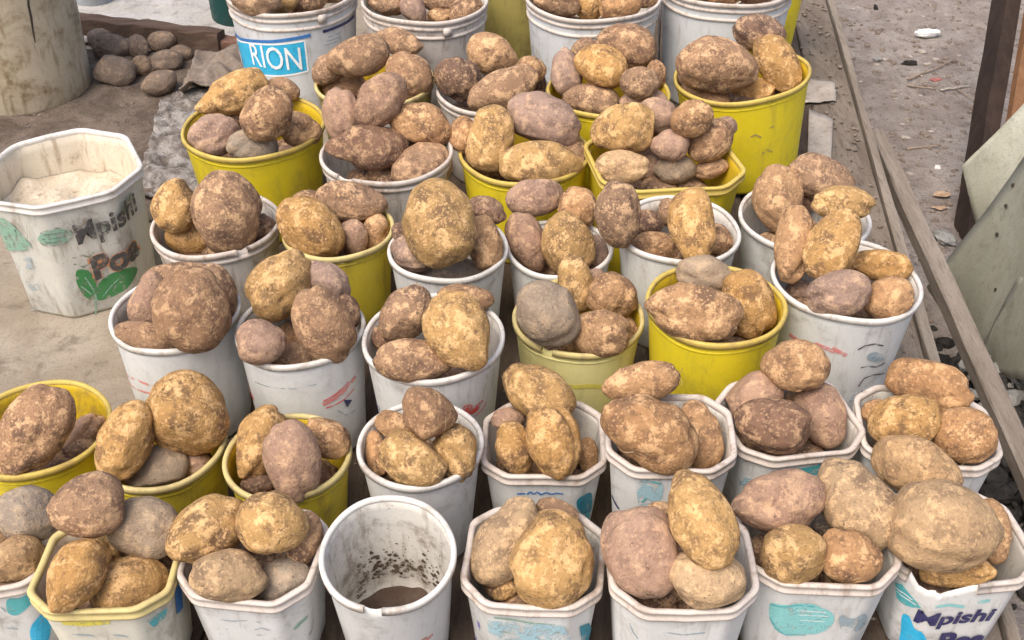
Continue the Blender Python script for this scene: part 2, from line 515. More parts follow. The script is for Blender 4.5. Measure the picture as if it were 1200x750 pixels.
def potato_verts(D, size, seed, knob=False):
    rng = np.random.default_rng(seed)
    r = np.ones(len(D))
    for _ in range(7):
        c = unit(rng); k = rng.uniform(1.5, 6); r += rng.uniform(-.14, .14) * np.exp(k * (D @ c - 1))
    for _ in range(3):
        c = unit(rng); r -= rng.uniform(.02, .075) * np.exp(-((D @ c - rng.uniform(-.3, .3)) / .2) ** 2)      # shallow waists
    for _ in range(int(rng.integers(8, 15))):                                         # eyes, each a dent under a brow
        c = unit(rng); e = np.arccos(np.clip(D @ c, -1, 1)); s = rng.uniform(.06, .13)
        r -= rng.uniform(.03, .085) * np.exp(-(e / s) ** 2)
        c2 = c + np.array([.0, .10, .12]) * rng.choice([-1, 1]); c2 /= np.linalg.norm(c2)
        e2 = np.arccos(np.clip(D @ c2, -1, 1)); r += rng.uniform(.01, .025) * np.exp(-(e2 / (s * 1.3)) ** 2)
    for _ in range(16):
        c = unit(rng) * rng.uniform(5, 15); r += rng.uniform(.002, .0055) * np.sin(D @ c + rng.uniform(0, 6.28))
    if knob:
        c = np.array([-1.0, rng.uniform(-.4, .4), rng.uniform(0, .5)]); c /= np.linalg.norm(c)
        r += .22 * np.exp(14 * (D @ c - 1)); r -= .10 * np.exp(-(((D @ c) - .72) / .16) ** 2)
    for _ in range(int(rng.integers(1, 4))):                                          # flattened sides
        c = unit(rng); h = D @ c; lim = rng.uniform(.74, .9); r = np.where(h > 0, np.minimum(r, r * .35 + .65 * lim / np.maximum(h, .3)), r)
    V = D * r[:, None]
    t = rng.uniform(-.16, .16); V[:, 1:] *= (1 + t * V[:, :1])
    V[:, 2] += rng.uniform(-.12, .12) * (V[:, 0] ** 2 - .4)
    V[:, 1] += rng.uniform(-.08, .08) * (V[:, 0] ** 2 - .4)
    # keep the outside size that was asked for
    ext = (V.max(0) - V.min(0)) / 2; V -= (V.max(0) + V.min(0)) / 2
    return V / ext * np.array(size)

def fast_mesh(name, V, F):
    me = bpy.data.meshes.new(name)
    me.vertices.add(len(V)); me.vertices.foreach_set("co", np.asarray(V, np.float32).ravel())
    me.loops.add(F.size); me.loops.foreach_set("vertex_index", F.astype(np.int32).ravel())
    me.polygons.add(len(F)); me.polygons.foreach_set("loop_start", np.arange(0, F.size, F.shape[1], dtype=np.int32))
    me.update(calc_edges=True); me.shade_smooth()
    return me

TONES = dict(Y=((.45, .265, .10), 1.0), O=((.41, .235, .115), .95), T=((.45, .30, .165), .8), B=((.31, .188, .11), .92),
             P=((.365, .24, .175), .6), G=((.315, .248, .182), .42), D=((.20, .118, .078), .9), S=((.20, .148, .11), .4))

def potato(pos, size, quat, tone, seed, knob, label, group, lod=None):
    V, F = ICO5 if max(size) > .02 else ICO4
    if lod: V, F = lod
    me = fast_mesh("potato", potato_verts(V, size, seed, knob), F)
    o = obj("potato", me, M['potato'])
    o.location = pos
    o.rotation_mode = 'QUATERNION'; o.rotation_quaternion = quat
    rng = np.random.default_rng(seed + 5)
    c, a = TONES[tone]
    k = rng.uniform(.86, 1.14); w = rng.uniform(-.05, .05)
    o.color = (c[0] * k * (1 + w), c[1] * k, c[2] * k * (1 - w * 1.5), min(1, a * rng.uniform(.8, 1.15)))
    tag(o, label, "potato", group)
    if rng.random() < .38 and max(size) > .03: root_hairs(o, me, rng)
    return o

def root_hairs(o, me, rng):
    co = np.empty(len(me.vertices) * 3, np.float32); me.vertices.foreach_get("co", co); co = co.reshape(-1, 3)
    vs, fs = [], []
    for _ in range(int(rng.integers(2, 6))):
        p = co[int(rng.integers(len(co)))].astype(float); n = p / np.linalg.norm(p); side = np.cross(n, rng.normal(size=3)); side /= np.linalg.norm(side)
        w = rng.uniform(.0003, .0006); L = rng.uniform(.008, .024); b = len(vs); k2 = rng.uniform(-.8, .8); t2 = np.cross(n, side)
        for i in range(6):
            f = i / 5
            c = p * .99 + side * L * f + n * (L * .35 * math.sin(f * 2.4)) + t2 * L * .4 * k2 * f * f
            for a in (0, 2.09, 4.19): vs.append(c + (n * math.cos(a) + t2 * math.sin(a)) * w * (1.1 - f * .8))
        for i in range(5):
            for a in range(3):
                a2 = (a + 1) % 3; fs.append((b + i * 3 + a, b + i * 3 + a2, b + i * 3 + 3 + a2, b + i * 3 + 3 + a))
    h = obj("root_hair", mesh("root_hair", vs, fs), M['straw'], o); h["kind"] = "stuff"

# ---------------------------------------------------------------- where everything stands, in metres
EMPTY_KEYS = ('F3', 'OCT', 'DRUM', 'OLV', 'YB', 'TEA', 'GRB')
TUB_DATA = [
    ('F0', 'oct', (-0.7205, 1.0652, 0.5008), 0.196, 0.1751, 0.82, 'white', 10, 0, 'white eight-sided tub with large teal print at the left end of the front row', 'tub', 'plastic_tub'),
    ('F1', 'oct', (-0.5362, 1.0121, 0.5008), 0.1861, 0.1959, 0.82, 'cream', 1, 0, 'eight-sided tub with a yellow rim strip over a pale body in the front row', 'tub', 'plastic_tub'),
    ('F2', 'oct', (-0.3486, 1.0354, 0.5008), 0.1854, 0.1893, 0.82, 'white', -7, 0, 'white eight-sided tub with a faint green mark, left neighbour of the empty pot', 'tub', 'plastic_tub'),
    ('F3', 'round', (-0.1639, 1.0342, 0.5104), 0.1835, 0.2111, 0.84, 'clean', 0, 0, 'empty round white pot with muddy inside and a broken rim in the front row', 'tub', 'plastic_bucket'),
    ('F4', 'oct', (0.0302, 1.0293, 0.5008), 0.1902, 0.1874, 0.82, 'white', -6, 0, 'white eight-sided tub with navy marks on its edge, right neighbour of the empty pot', 'tub', 'plastic_tub'),
    ('F5', 'oct', (0.2196, 0.9965, 0.5008), 0.1928, 0.2217, 0.82, 'white', 0, 0, 'plain greyish white eight-sided tub holding the long golden potato in the front row', 'tub', 'plastic_tub'),
    ('F6', 'oct', (0.4127, 1.0594, 0.5008), 0.2105, 0.2029, 0.82, 'white', 0, 0, 'white eight-sided tub with a pale teal oval printed on its front', 'tub', 'plastic_tub'),
    ('F7', 'oct', (0.6147, 1.0768, 0.5008), 0.1927, 0.174, 0.82, 'white', 4, 0, 'white eight-sided tub with torn rim, navy lettering and blue print at the front corner', 'tub', 'plastic_tub'),
    ('R20', 'round', (-0.7446, 1.322, 0.5008), 0.227, 0.1553, 0.82, 'yellow', 0, 0, "yellow round tub holding one huge brown potato at the table's left end", 'tub', 'plastic_bucket'),
    ('R21', 'round', (-0.5345, 1.2688, 0.5008), 0.1987, 0.1688, 0.82, 'yellowdirty', 0, 0, 'stained yellow tub with an orange smear holding the biggest round golden potato', 'tub', 'plastic_bucket'),
    ('R22', 'round', (-0.3377, 1.2396, 0.5008), 0.1905, 0.1734, 0.82, 'yellowdirty', 0, 0, 'narrow stained yellow tub between two slashed white tubs and the empty pot', 'tub', 'plastic_bucket'),
    ('R23', 'round', (-0.1355, 1.2317, 0.5008), 0.1896, 0.2052, 0.78, 'clean', 0, 0, 'plain round white tub directly behind the empty pot, round potato on top', 'tub', 'plastic_bucket'),
    ('R24', 'oct', (0.0488, 1.2784, 0.5008), 0.1884, 0.1705, 0.82, 'white', 0, 0, 'white eight-sided tub with tiny blue lettering in front of the pale yellow tub', 'tub', 'plastic_tub'),
    ('R25', 'oct', (0.2351, 1.2491, 0.5008), 0.1887, 0.2143, 0.82, 'white', -4, 0, 'white eight-sided tub with a pale blue patch in front of the bright yellow tub', 'tub', 'plastic_tub'),
    ('R26', 'oct', (0.4249, 1.3032, 0.5008), 0.2031, 0.1952, 0.82, 'white', 12, 0, 'turned white eight-sided tub with a teal strip holding a smooth pink potato', 'tub', 'plastic_tub'),
    ('R27', 'oct', (0.6298, 1.2813, 0.5008), 0.2016, 0.1929, 0.82, 'white', -6, 0, 'white eight-sided tub squeezed against the wooden side rail', 'tub', 'plastic_tub'),
    ('R30', 'round', (-0.5623, 1.5245, 0.5008), 0.2188, 0.2313, 0.9, 'whiteblue', 0, 0, 'cool white round tub with faint red slashes beside the bare board', 'tub', 'plastic_bucket'),
    ('R31', 'round', (-0.3477, 1.4812, 0.5008), 0.2108, 0.23, 0.9, 'whiteblue', 0, 0, 'cool white round tub with bold red slashes on both sides', 'tub', 'plastic_bucket'),
    ('R32', 'round', (-0.1261, 1.4435, 0.5008), 0.2314, 0.2406, 0.82, 'clean', 0, 0, 'white round tub with a red leaf mark and a violet triangle', 'tub', 'plastic_bucket'),
    ('R33', 'round', (0.1145, 1.5658, 0.5008), 0.2282, 0.191, 0.84, 'yellowpale', 0, 0, 'faded pale yellow round tub with a broken rim edge', 'tub', 'plastic_bucket'),
    ('R34', 'round', (0.338, 1.5181, 0.5008), 0.2317, 0.2533, 0.82, 'yellow', 0, 0, 'clean bright yellow round tub in the middle of the stall', 'tub', 'plastic_bucket'),
    ('R35', 'round', (0.5729, 1.5969, 0.5008), 0.2548, 0.2492, 0.8, 'clean', 0, 0, 'big tall white round tub with pink smeared print and black scribbles', 'tub', 'plastic_bucket'),
    ('R40', 'round', (-0.5619, 1.832, 0.5008), 0.2422, 0.2128, 0.82, 'whitedirty', 0, 0, 'white round bucket with a dirty double rim beside the green leaf tub', 'tub', 'plastic_bucket'),
    ('R41', 'round', (-0.3299, 1.826, 0.5008), 0.2138, 0.203, 0.84, 'yellowdirty', 0, 0, 'narrow olive yellow round tub behind the tub with bold red slashes', 'tub', 'plastic_bucket'),
    ('R42', 'round', (-0.1166, 1.7349, 0.5008), 0.2209, 0.2207, 0.82, 'clean', 0, 0, 'white round tub nearly hidden under one huge tan potato', 'tub', 'plastic_bucket'),
    ('R43', 'round', (0.0896, 1.7831, 0.5008), 0.2004, 0.1892, 0.84, 'clean', 0, 0, 'narrow white round tub standing behind the pale yellow tub', 'tub', 'plastic_bucket'),
    ('R44', 'round', (0.3087, 1.7834, 0.5008), 0.2317, 0.2303, 0.8, 'clean', 0, 0, 'white round tub standing behind the bright yellow tub', 'tub', 'plastic_bucket'),
    ('R45', 'round', (0.5579, 1.8487, 0.5008), 0.2464, 0.2158, 0.82, 'clean', 0, 0, 'white round tub almost covered by potatoes in front of the tilted yellow bucket', 'tub', 'plastic_bucket'),
    ('R50', 'round', (-0.5547, 2.1965, 0.5008), 0.3057, 0.2293, 0.84, 'yellow', 0, 0, 'yellow round tub standing in front of the pail with the cyan panel', 'tub', 'plastic_bucket'),
    ('R51', 'round', (-0.2582, 2.0762, 0.5008), 0.274, 0.2329, 0.82, 'whitedirty', 0, 0, 'stained white round tub heaped high with purplish potatoes', 'tub', 'plastic_bucket'),
    ('R52', 'round', (0.0266, 2.1061, 0.5008), 0.2753, 0.2167, 0.84, 'yellow', 0, 0, 'yellow round tub under the smooth pale pinkish potato', 'tub', 'plastic_bucket'),
    ('R53', 'oct', (0.307, 2.0393, 0.5008), 0.2983, 0.2395, 0.82, 'yellow', 9, 0, 'yellow eight-sided tub, the only eight-sided yellow one', 'tub', 'plastic_tub'),
    ('R54', 'round', (0.5496, 2.3893, 0.5166), 0.3023, 0.2479, 0.86, 'yellow', 0, -7, 'tilted tall yellow bucket near the table edge with scuffed side', 'bucket', 'plastic_bucket'),
    ('R60', 'round', (-0.3185, 2.4368, 0.5008), 0.277, 0.2216, 0.84, 'olive', 0, 0, 'olive tub almost hidden between the stained white tub and the ringed pail', 'tub', 'plastic_bucket'),
    ('R61', 'round', (-0.0446, 2.4174, 0.5008), 0.2626, 0.2117, 0.82, 'whitedirty', 0, 0, 'stained white round tub in front of the olive drum', 'tub', 'plastic_bucket'),
    ('R62', 'round', (0.2158, 2.339, 0.5008), 0.2783, 0.2443, 0.84, 'yellow', 0, 0, 'yellow round tub almost hidden below a heap of mottled potatoes at the back', 'tub', 'plastic_bucket'),
    ('R70', 'pail', (-0.5581, 2.8021, 0.5008), 0.331, 0.2979, 0.86, 'whitepail', 0, 0, 'white pail with a cyan lettered panel and dark blue lines', 'pail', 'pail'),
    ('R71', 'pail', (-0.2188, 2.766, 0.5008), 0.3218, 0.2896, 0.86, 'whitedirty', 0, 0, 'grey white ringed pail with a small latch lug in the back row', 'pail', 'pail'),
    ('R72', 'pail', (0.2025, 2.7537, 0.5008), 0.3368, 0.3031, 0.86, 'whitepail', 0, 0, 'white ringed pail right beside the olive drum in the back row', 'pail', 'pail'),
    ('R73', 'pail', (0.5519, 2.8389, 0.5008), 0.3403, 0.3063, 0.86, 'whitepail', 0, 0, 'white ringed pail in front of the yellow pail at the back corner', 'pail', 'pail'),
    ('OCT', 'octwide', (-0.879, 1.9449, 0.5008), 0.2891, 0.2689, 0.9, 'octcream', 28, 0, 'dirty white eight-sided tub with green leaves and black lettering, no potatoes in it', 'tub', 'plastic_tub'),
    ('DRUM', 'round', (-1.3256, 2.8482, 0.5008), 0.3907, 0.4, 0.92, 'drum', 0, 0, 'large dirty beige drum with a dark crack behind the green leaf tub', 'drum', 'plastic_drum'),
    ('OLV', 'round', (0.0146, 3.026, 0.5008), 0.25, 0.38, 0.97, 'olivedrum', 0, 0, 'tall olive drum standing behind the back row of pails', 'drum', 'plastic_drum'),
    ('YB', 'round', (0.7114, 3.0889, 0.5008), 0.22, 0.25, 0.84, 'yellowpail', 0, 0, 'yellow pail half hidden behind the last white pail at the back corner', 'pail', 'pail'),
    ('TEA', 'round', (-0.8472, 3.3299, 0.5008), 0.16, 0.25, 0.9, 'teal', 0, 0, 'dark teal container half hidden behind the pail with the cyan panel', 'container', 'plastic_bucket'),
    ('GRB', 'round', (-1.3207, 3.4822, 0.5008), 0.14, 0.2, 0.9, 'greyblue', 0, 0, 'grey blue container at the back between beige drum and white sheet', 'container', 'plastic_bucket'),
]
PRINT_DATA = [
    ('R70', 'poly', 'p_cyan', 'printed_panel', [[(-0.2183, 0.1803), (-0.1245, 0.2024), (-0.0747, 0.2093), (-0.0355, 0.2135), (0.0113, 0.2184), (0.0475, 0.2226), (0.0485, 0.1901), (0.0482, 0.1428), (0.0118, 0.1361), (-0.0383, 0.1296), (-0.0967, 0.1246), (-0.1655, 0.1139)]], 0),
    ('R70', 'poly', 'p_cyan', 'printed_panel', [[(-0.2168, 0.2068), (-0.2175, 0.1911), (-0.2183, 0.1803), (-0.1655, 0.1139), (-0.2181, 0.1054), (-0.2171, 0.127)]], 0),
    ('R70', 'stroke', 'p_white', 'printed_mark', [[(-0.2185, 0.1821), (-0.1241, 0.2037), (-0.0745, 0.2105), (-0.0353, 0.2146), (0.0114, 0.2196), (0.0498, 0.2235), (0.0503, 0.1851), (0.0503, 0.1402), (0.0115, 0.1337), (-0.0387, 0.1272), (-0.0973, 0.122), (-0.1676, 0.1108)]], 0.00476),
    ('R70', 'stroke', 'p_blue', 'printed_mark', [[(-0.2174, 0.2006), (-0.1607, 0.2029), (-0.0873, 0.2161), (-0.0339, 0.2228), (0.0128, 0.2298), (0.0669, 0.236)]], 0.00846),
    ('R70', 'stroke', 'p_navy', 'printed_mark', [[(0.1004, 0.2384), (0.1471, 0.2394), (0.1954, 0.239), (0.2306, 0.2396)]], 0.00793),
    ('R70', 'stroke', 'p_grey', 'printed_mark', [[(0.1146, 0.2212), (0.1557, 0.2207)]], 0.00264),
    ('R70', 'stroke', 'p_grey', 'printed_mark', [[(0.1086, 0.2112), (0.1551, 0.2093)]], 0.00264),
    ('R70', 'stroke', 'p_grey', 'printed_mark', [[(0.1027, 0.2011), (0.1481, 0.2023)]], 0.00264),
    ('R30', 'stroke', 'p_pink', 'printed_mark', [[(-0.1264, 0.1308), (-0.0694, 0.1496), (-0.027, 0.1488)]], 0.00528),
    ('R30', 'stroke', 'p_pink', 'printed_mark', [[(-0.1259, 0.1126), (-0.0809, 0.1226), (-0.0246, 0.1319)]], 0.00528),
    ('R31', 'stroke', 'p_red', 'printed_mark', [[(-0.134, 0.1324), (-0.1091, 0.114)]], 0.01211),
    ('R31', 'stroke', 'p_pink', 'printed_mark', [[(0.0442, 0.1373), (0.0675, 0.1409), (0.0992, 0.151), (0.1201, 0.1591)]], 0.00865),
    ('R31', 'stroke', 'p_red', 'printed_mark', [[(0.0464, 0.1442), (0.0699, 0.1492), (0.1, 0.1599)]], 0.00277),
    ('R31', 'stroke', 'p_red', 'printed_mark', [[(0.0495, 0.1277), (0.0809, 0.128), (0.1125, 0.1364)]], 0.00277),
    ('R31', 'poly', 'p_navy', 'printed_mark', [[(0.0849, 0.1296), (0.1056, 0.1164), (0.0913, 0.1083)]], 0),
    ('R31', 'stroke', 'p_grey', 'printed_mark', [[(-0.0789, 0.1744), (-0.0388, 0.1786), (0.0001, 0.1808), (0.0368, 0.1848)]], 0.00208),
    ('R31', 'stroke', 'p_grey', 'printed_mark', [[(0.0704, 0.1145), (0.0879, 0.093), (0.1111, 0.0893)]], 0.00208),
    ('R32', 'stroke', 'p_violet', 'printed_mark', [[(-0.1623, 0.1138), (-0.1629, 0.0856), (-0.1223, 0.1293), (-0.1623, 0.1138)]], 0.00341),
    ('R32', 'stroke', 'p_violet', 'printed_mark', [[(-0.1624, 0.1175), (-0.1623, 0.091)]], 0.00341),
    ('R32', 'stroke', 'p_violet', 'printed_mark', [[(-0.1632, 0.0771), (-0.1096, 0.1264)]], 0.00341),
    ('R32', 'poly', 'p_red', 'printed_mark', [[(0.0548, 0.1695), (0.0564, 0.1714), (0.0595, 0.1724), (0.0631, 0.1727), (0.0665, 0.1722), (0.0696, 0.1702), (0.0725, 0.1671), (0.0758, 0.1639), (0.0797, 0.1618), (0.0847, 0.1621), (0.0911, 0.1633), (0.097, 0.164), (0.1004, 0.1631), (0.0998, 0.16), (0.0967, 0.1554), (0.0924, 0.1507), (0.0884, 0.1473), (0.0846, 0.1458), (0.0805, 0.1452), (0.0765, 0.1453), (0.0727, 0.1461), (0.0692, 0.1476), (0.0657, 0.15), (0.0625, 0.153), (0.0601, 0.1558), (0.0578, 0.1593), (0.0559, 0.1631), (0.0548, 0.1667)]], 0),
    ('R32', 'stroke', 'p_pink', 'printed_mark', [[(0.0808, 0.1361), (0.102, 0.143), (0.1111, 0.1523)]], 0.00341),
    ('R32', 'stroke', 'p_pink', 'printed_mark', [[(-0.162, 0.0765), (-0.163, 0.062)]], 0.00341),
    ('R35', 'stroke', 'p_pink', 'printed_mark', [[(-0.1303, 0.1698), (-0.099, 0.1685)]], 0.00905),
    ('R35', 'stroke', 'p_pink', 'printed_mark', [[(-0.074, 0.1784), (-0.0527, 0.1763), (-0.0365, 0.1727)]], 0.00905),
    ('R35', 'stroke', 'p_pink', 'printed_mark', [[(-0.0423, 0.1793), (-0.014, 0.1683)]], 0.00905),
    ('R35', 'stroke', 'p_pink', 'printed_mark', [[(-0.1186, 0.1652), (-0.0801, 0.1619), (-0.0554, 0.1636)]], 0.00543),
    ('R35', 'stroke', 'p_black', 'printed_mark', [[(0.0031, 0.1828), (0.0151, 0.192), (0.0312, 0.1936), (0.0521, 0.1844)]], 0.0029),
    ('R35', 'stroke', 'p_black', 'printed_mark', [[(0.0189, 0.1395), (0.0325, 0.1415), (0.0543, 0.1339), (0.0759, 0.1358)]], 0.0029),
    ('R35', 'stroke', 'p_black', 'printed_mark', [[(0.0265, 0.093), (0.0339, 0.1125), (0.0526, 0.1159), (0.0925, 0.1038)]], 0.0029),
    ('R35', 'stroke', 'p_black', 'printed_mark', [[(0.0326, 0.0407), (0.0318, 0.0624), (0.0397, 0.0819)]], 0.0029),
    ('R35', 'poly', 'p_grey', 'printed_mark', [[(0.0606, 0.1558), (0.0609, 0.1512), (0.058, 0.1483), (0.0522, 0.1476), (0.045, 0.1487), (0.0377, 0.1515), (0.0312, 0.1555), (0.0264, 0.1602), (0.0238, 0.1652), (0.0238, 0.1697), (0.0262, 0.1732), (0.0306, 0.175), (0.0368, 0.1747), (0.0439, 0.172), (0.0509, 0.1675), (0.057, 0.1616)]], 0),
    ('R35', 'stroke', 'p_grey', 'printed_mark', [[(0.0337, 0.1614), (0.0658, 0.148)]], 0.00543),
    ('R35', 'stroke', 'p_grey', 'printed_mark', [[(0.0182, 0.0557), (0.0217, 0.0768)]], 0.00543),
    ('F7', 'poly', 'p_cyan', 'printed_mark', [[(-0.0939, 0.077), (-0.0921, 0.0808), (-0.0894, 0.0823), (-0.0861, 0.0823), (-0.083, 0.0808), (-0.08, 0.0772), (-0.0769, 0.0715), (-0.0736, 0.0655), (-0.0702, 0.0614), (-0.0665, 0.0601), (-0.0626, 0.0605), (-0.0588, 0.0601), (-0.0551, 0.0568), (-0.0501, 0.0487), (-0.044, 0.0373), (-0.0401, 0.0269), (-0.0404, 0.0192), (-0.0479, 0.0155), (-0.0605, 0.0125), (-0.0735, 0.0068), (-0.0832, 0.0045), (-0.0878, 0.0095), (-0.0894, 0.0197), (-0.0899, 0.0316), (-0.0906, 0.0422), (-0.092, 0.0519), (-0.0934, 0.0618), (-0.0942, 0.0705)]], 0),
    ('F7', 'poly', 'p_teal', 'printed_mark', [[(-0.1193, 0.1271), (-0.1046, 0.139), (-0.0916, 0.1286), (-0.0793, 0.12), (-0.0694, 0.1115), (-0.0818, 0.104), (-0.0951, 0.1002), (-0.1084, 0.1044)]], 0),
    ('F7', 'stroke', 'p_white', 'printed_mark', [[(-0.111, 0.1172), (-0.0949, 0.1163), (-0.0779, 0.1131)]], 0.00174),
    ('F7', 'stroke', 'p_white', 'printed_mark', [[(-0.1174, 0.1216), (-0.0992, 0.1246), (-0.0847, 0.1199)]], 0.00174),
    ('F7', 'stroke', 'p_paleteal', 'printed_mark', [[(-0.0517, 0.124), (-0.0332, 0.128), (-0.0072, 0.1208)]], 0.0058),
    ('F7', 'stroke', 'p_paleteal', 'printed_mark', [[(0.0104, 0.1299), (0.0285, 0.1332)]], 0.0058),
    ('F6', 'poly', 'p_paleteal', 'printed_panel', [[(-0.0774, 0.1459), (-0.075, 0.1494), (-0.0713, 0.1514), (-0.0671, 0.1525), (-0.0624, 0.154), (-0.0572, 0.1556), (-0.0511, 0.1567), (-0.0452, 0.1583), (-0.0394, 0.1595), (-0.0335, 0.1601), (-0.0274, 0.1605), (-0.0212, 0.16), (-0.0151, 0.1582), (-0.0089, 0.1551), (-0.0024, 0.1505), (0.0031, 0.1475), (0.0075, 0.1451), (0.0112, 0.1424), (0.0145, 0.1391), (0.0173, 0.1353), (0.0194, 0.1309), (0.0207, 0.1259), (0.0215, 0.12), (0.0216, 0.1141), (0.0207, 0.1089), (0.019, 0.1043), (0.0163, 0.1004), (0.0129, 0.0965), (0.0084, 0.0928), (0.0026, 0.0892), (-0.0056, 0.0881), (-0.0142, 0.0884), (-0.022, 0.0885), (-0.0291, 0.0879), (-0.0359, 0.0872), (-0.0422, 0.0869), (-0.0478, 0.0873), (-0.053, 0.0892), (-0.0575, 0.0922), (-0.0616, 0.0954), (-0.0652, 0.0988), (-0.0685, 0.1028), (-0.0715, 0.107), (-0.074, 0.1122), (-0.0759, 0.1176), (-0.0773, 0.1244), (-0.0784, 0.1321), (-0.0785, 0.1398)]], 0),
    ('F6', 'stroke', 'p_white', 'printed_mark', [[(-0.0372, 0.1442), (0.0059, 0.1407)]], 0.00144),
    ('F6', 'stroke', 'p_white', 'printed_mark', [[(-0.0335, 0.1347), (0.0103, 0.1318)]], 0.00144),
    ('F6', 'stroke', 'p_white', 'printed_mark', [[(-0.0304, 0.1229), (0.0079, 0.1192)]], 0.00144),
    ('F6', 'stroke', 'p_teal', 'printed_mark', [[(-0.0774, 0.1459), (-0.0391, 0.1576), (-0.0143, 0.1543)]], 0.0023),
    ('F6', 'stroke', 'p_teal', 'printed_mark', [[(-0.0745, 0.1186), (-0.0639, 0.0995), (-0.0466, 0.0875), (-0.015, 0.0879)]], 0.0023),
    ('F6', 'poly', 'p_grey', 'printed_mark', [[(0.0273, 0.1351), (0.0297, 0.1356), (0.0341, 0.1327), (0.0394, 0.129), (0.0446, 0.1267), (0.0497, 0.1277), (0.0546, 0.1316), (0.0594, 0.1345), (0.0644, 0.1335), (0.0697, 0.1275), (0.0764, 0.117), (0.082, 0.1063), (0.0853, 0.0981), (0.0847, 0.0941), (0.0808, 0.093), (0.0753, 0.0933), (0.0697, 0.0942), (0.0647, 0.0941), (0.06, 0.0936), (0.0555, 0.093), (0.0516, 0.0927), (0.0472, 0.0939), (0.0426, 0.0965), (0.0384, 0.0998), (0.0348, 0.1044), (0.0318, 0.1115), (0.029, 0.1209), (0.0271, 0.1298)]], 0),
    ('F6', 'stroke', 'p_grey', 'printed_mark', [[(0.0641, 0.0811), (0.0979, 0.0678)]], 0.00216),
    ('F6', 'stroke', 'p_grey', 'printed_mark', [[(0.0276, 0.1391), (0.0349, 0.1347)]], 0.00216),
    ('F2', 'stroke', 'p_pgreen', 'printed_mark', [[(0.0779, 0.1083), (0.0887, 0.1165), (0.1052, 0.1217)]], 0.00711),
    ('F2', 'stroke', 'p_black', 'printed_mark', [[(0.1024, 0.0775), (0.1138, 0.081), (0.1213, 0.0958)]], 0.00199),
    ('F2', 'stroke', 'p_grey', 'printed_mark', [[(-0.0321, 0.1381), (-0.0142, 0.1374), (0.011, 0.1426), (0.0298, 0.1402)]], 0.00228),
    ('F2', 'stroke', 'p_grey', 'printed_mark', [[(-0.0309, 0.1208), (-0.024, 0.1163)]], 0.00228),
    ('F2', 'stroke', 'p_grey', 'printed_mark', [[(0.0182, 0.1227), (0.0294, 0.1282), (0.0409, 0.1238)]], 0.00228),
    ('F2', 'stroke', 'p_grey', 'printed_mark', [[(0.0189, 0.1107), (0.0346, 0.1122)]], 0.00228),
    ('F2', 'stroke', 'p_grey', 'printed_mark', [[(0.002, 0.1334), (0.0059, 0.117)]], 0.00228),
    ('F4', 'stroke', 'p_violet', 'printed_mark', [[(-0.0847, 0.1142), (-0.0864, 0.0932)]], 0.00496),
    ('F4', 'stroke', 'p_violet', 'printed_mark', [[(-0.1051, 0.0637), (-0.0987, 0.0542)]], 0.00496),
    ('F4', 'poly', 'p_dteal', 'printed_mark', [[(0.079, 0.127), (0.0986, 0.12), (0.1372, 0.0426), (0.0893, 0.0834)]], 0),
    ('F4', 'stroke', 'p_pgreen', 'printed_mark', [[(-0.0485, 0.1533), (-0.0243, 0.1527), (0.0072, 0.1474), (0.0377, 0.1478)]], 0.00284),
    ('F4', 'stroke', 'p_pgreen', 'printed_mark', [[(-0.0442, 0.123), (-0.0254, 0.1209)]], 0.00284),
    ('F4', 'stroke', 'p_pgreen', 'printed_mark', [[(0.0164, 0.1381), (0.0324, 0.1361)]], 0.00284),
    ('F4', 'stroke', 'p_pgreen', 'printed_mark', [[(0.0266, 0.1279), (0.0446, 0.1308)]], 0.00284),
    ('F3', 'stroke', 'p_pink', 'printed_mark', [[(0.0313, 0.0911), (0.053, 0.0931), (0.0727, 0.0997)]], 0.00708),
    ('F3', 'stroke', 'p_violet', 'printed_mark', [[(0.0511, 0.0767), (0.0576, 0.088), (0.0658, 0.0661)]], 0.00283),
    ('F3', 'stroke', 'p_violet', 'printed_mark', [[(0.0607, 0.0739), (0.0711, 0.0777)]], 0.00283),
    ('F3', 'stroke', 'p_orange', 'printed_mark', [[(0.0373, 0.1041), (0.0609, 0.1053)]], 0.00283),
    ('F1', 'poly', 'p_yellow', 'printed_mark', [[(-0.0496, 0.1819), (-0.0254, 0.176), (0.0096, 0.1723), (0.02, 0.1751), (0.0172, 0.1635), (-0.0182, 0.1605), (-0.0468, 0.1651)]], 0),
    ('F1', 'poly', 'p_teal', 'printed_mark', [[(0.0675, 0.1575), (0.0921, 0.1589), (0.1008, 0.1582), (0.0951, 0.1414), (0.0749, 0.1378)]], 0),
    ('F1', 'poly', 'p_blue', 'printed_mark', [[(0.1318, 0.1621), (0.1615, 0.1407), (0.1566, 0.0958), (0.1239, 0.1167)]], 0),
    ('F1', 'stroke', 'p_grey', 'printed_mark', [[(-0.0412, 0.1447), (-0.0119, 0.1402)]], 0.00281),
    ('F1', 'stroke', 'p_grey', 'printed_mark', [[(0.0143, 0.1418), (0.0371, 0.1361)]], 0.00281),
    ('F0', 'poly', 'p_teal', 'printed_mark', [[(0.0329, 0.1447), (0.0368, 0.1464), (0.0416, 0.1456), (0.0468, 0.1442), (0.0522, 0.1445), (0.0575, 0.1458), (0.0629, 0.1471), (0.0679, 0.1473), (0.0714, 0.1459), (0.073, 0.1429), (0.0733, 0.1389), (0.0725, 0.1346), (0.0707, 0.1311), (0.0679, 0.1283), (0.0639, 0.1257), (0.0595, 0.1227), (0.055, 0.1196), (0.05, 0.1157), (0.0446, 0.1116), (0.0396, 0.1089), (0.0354, 0.1077), (0.032, 0.1086), (0.0291, 0.1108), (0.0272, 0.1145), (0.0263, 0.1188), (0.0266, 0.1248), (0.0279, 0.1323), (0.03, 0.1396)]], 0),
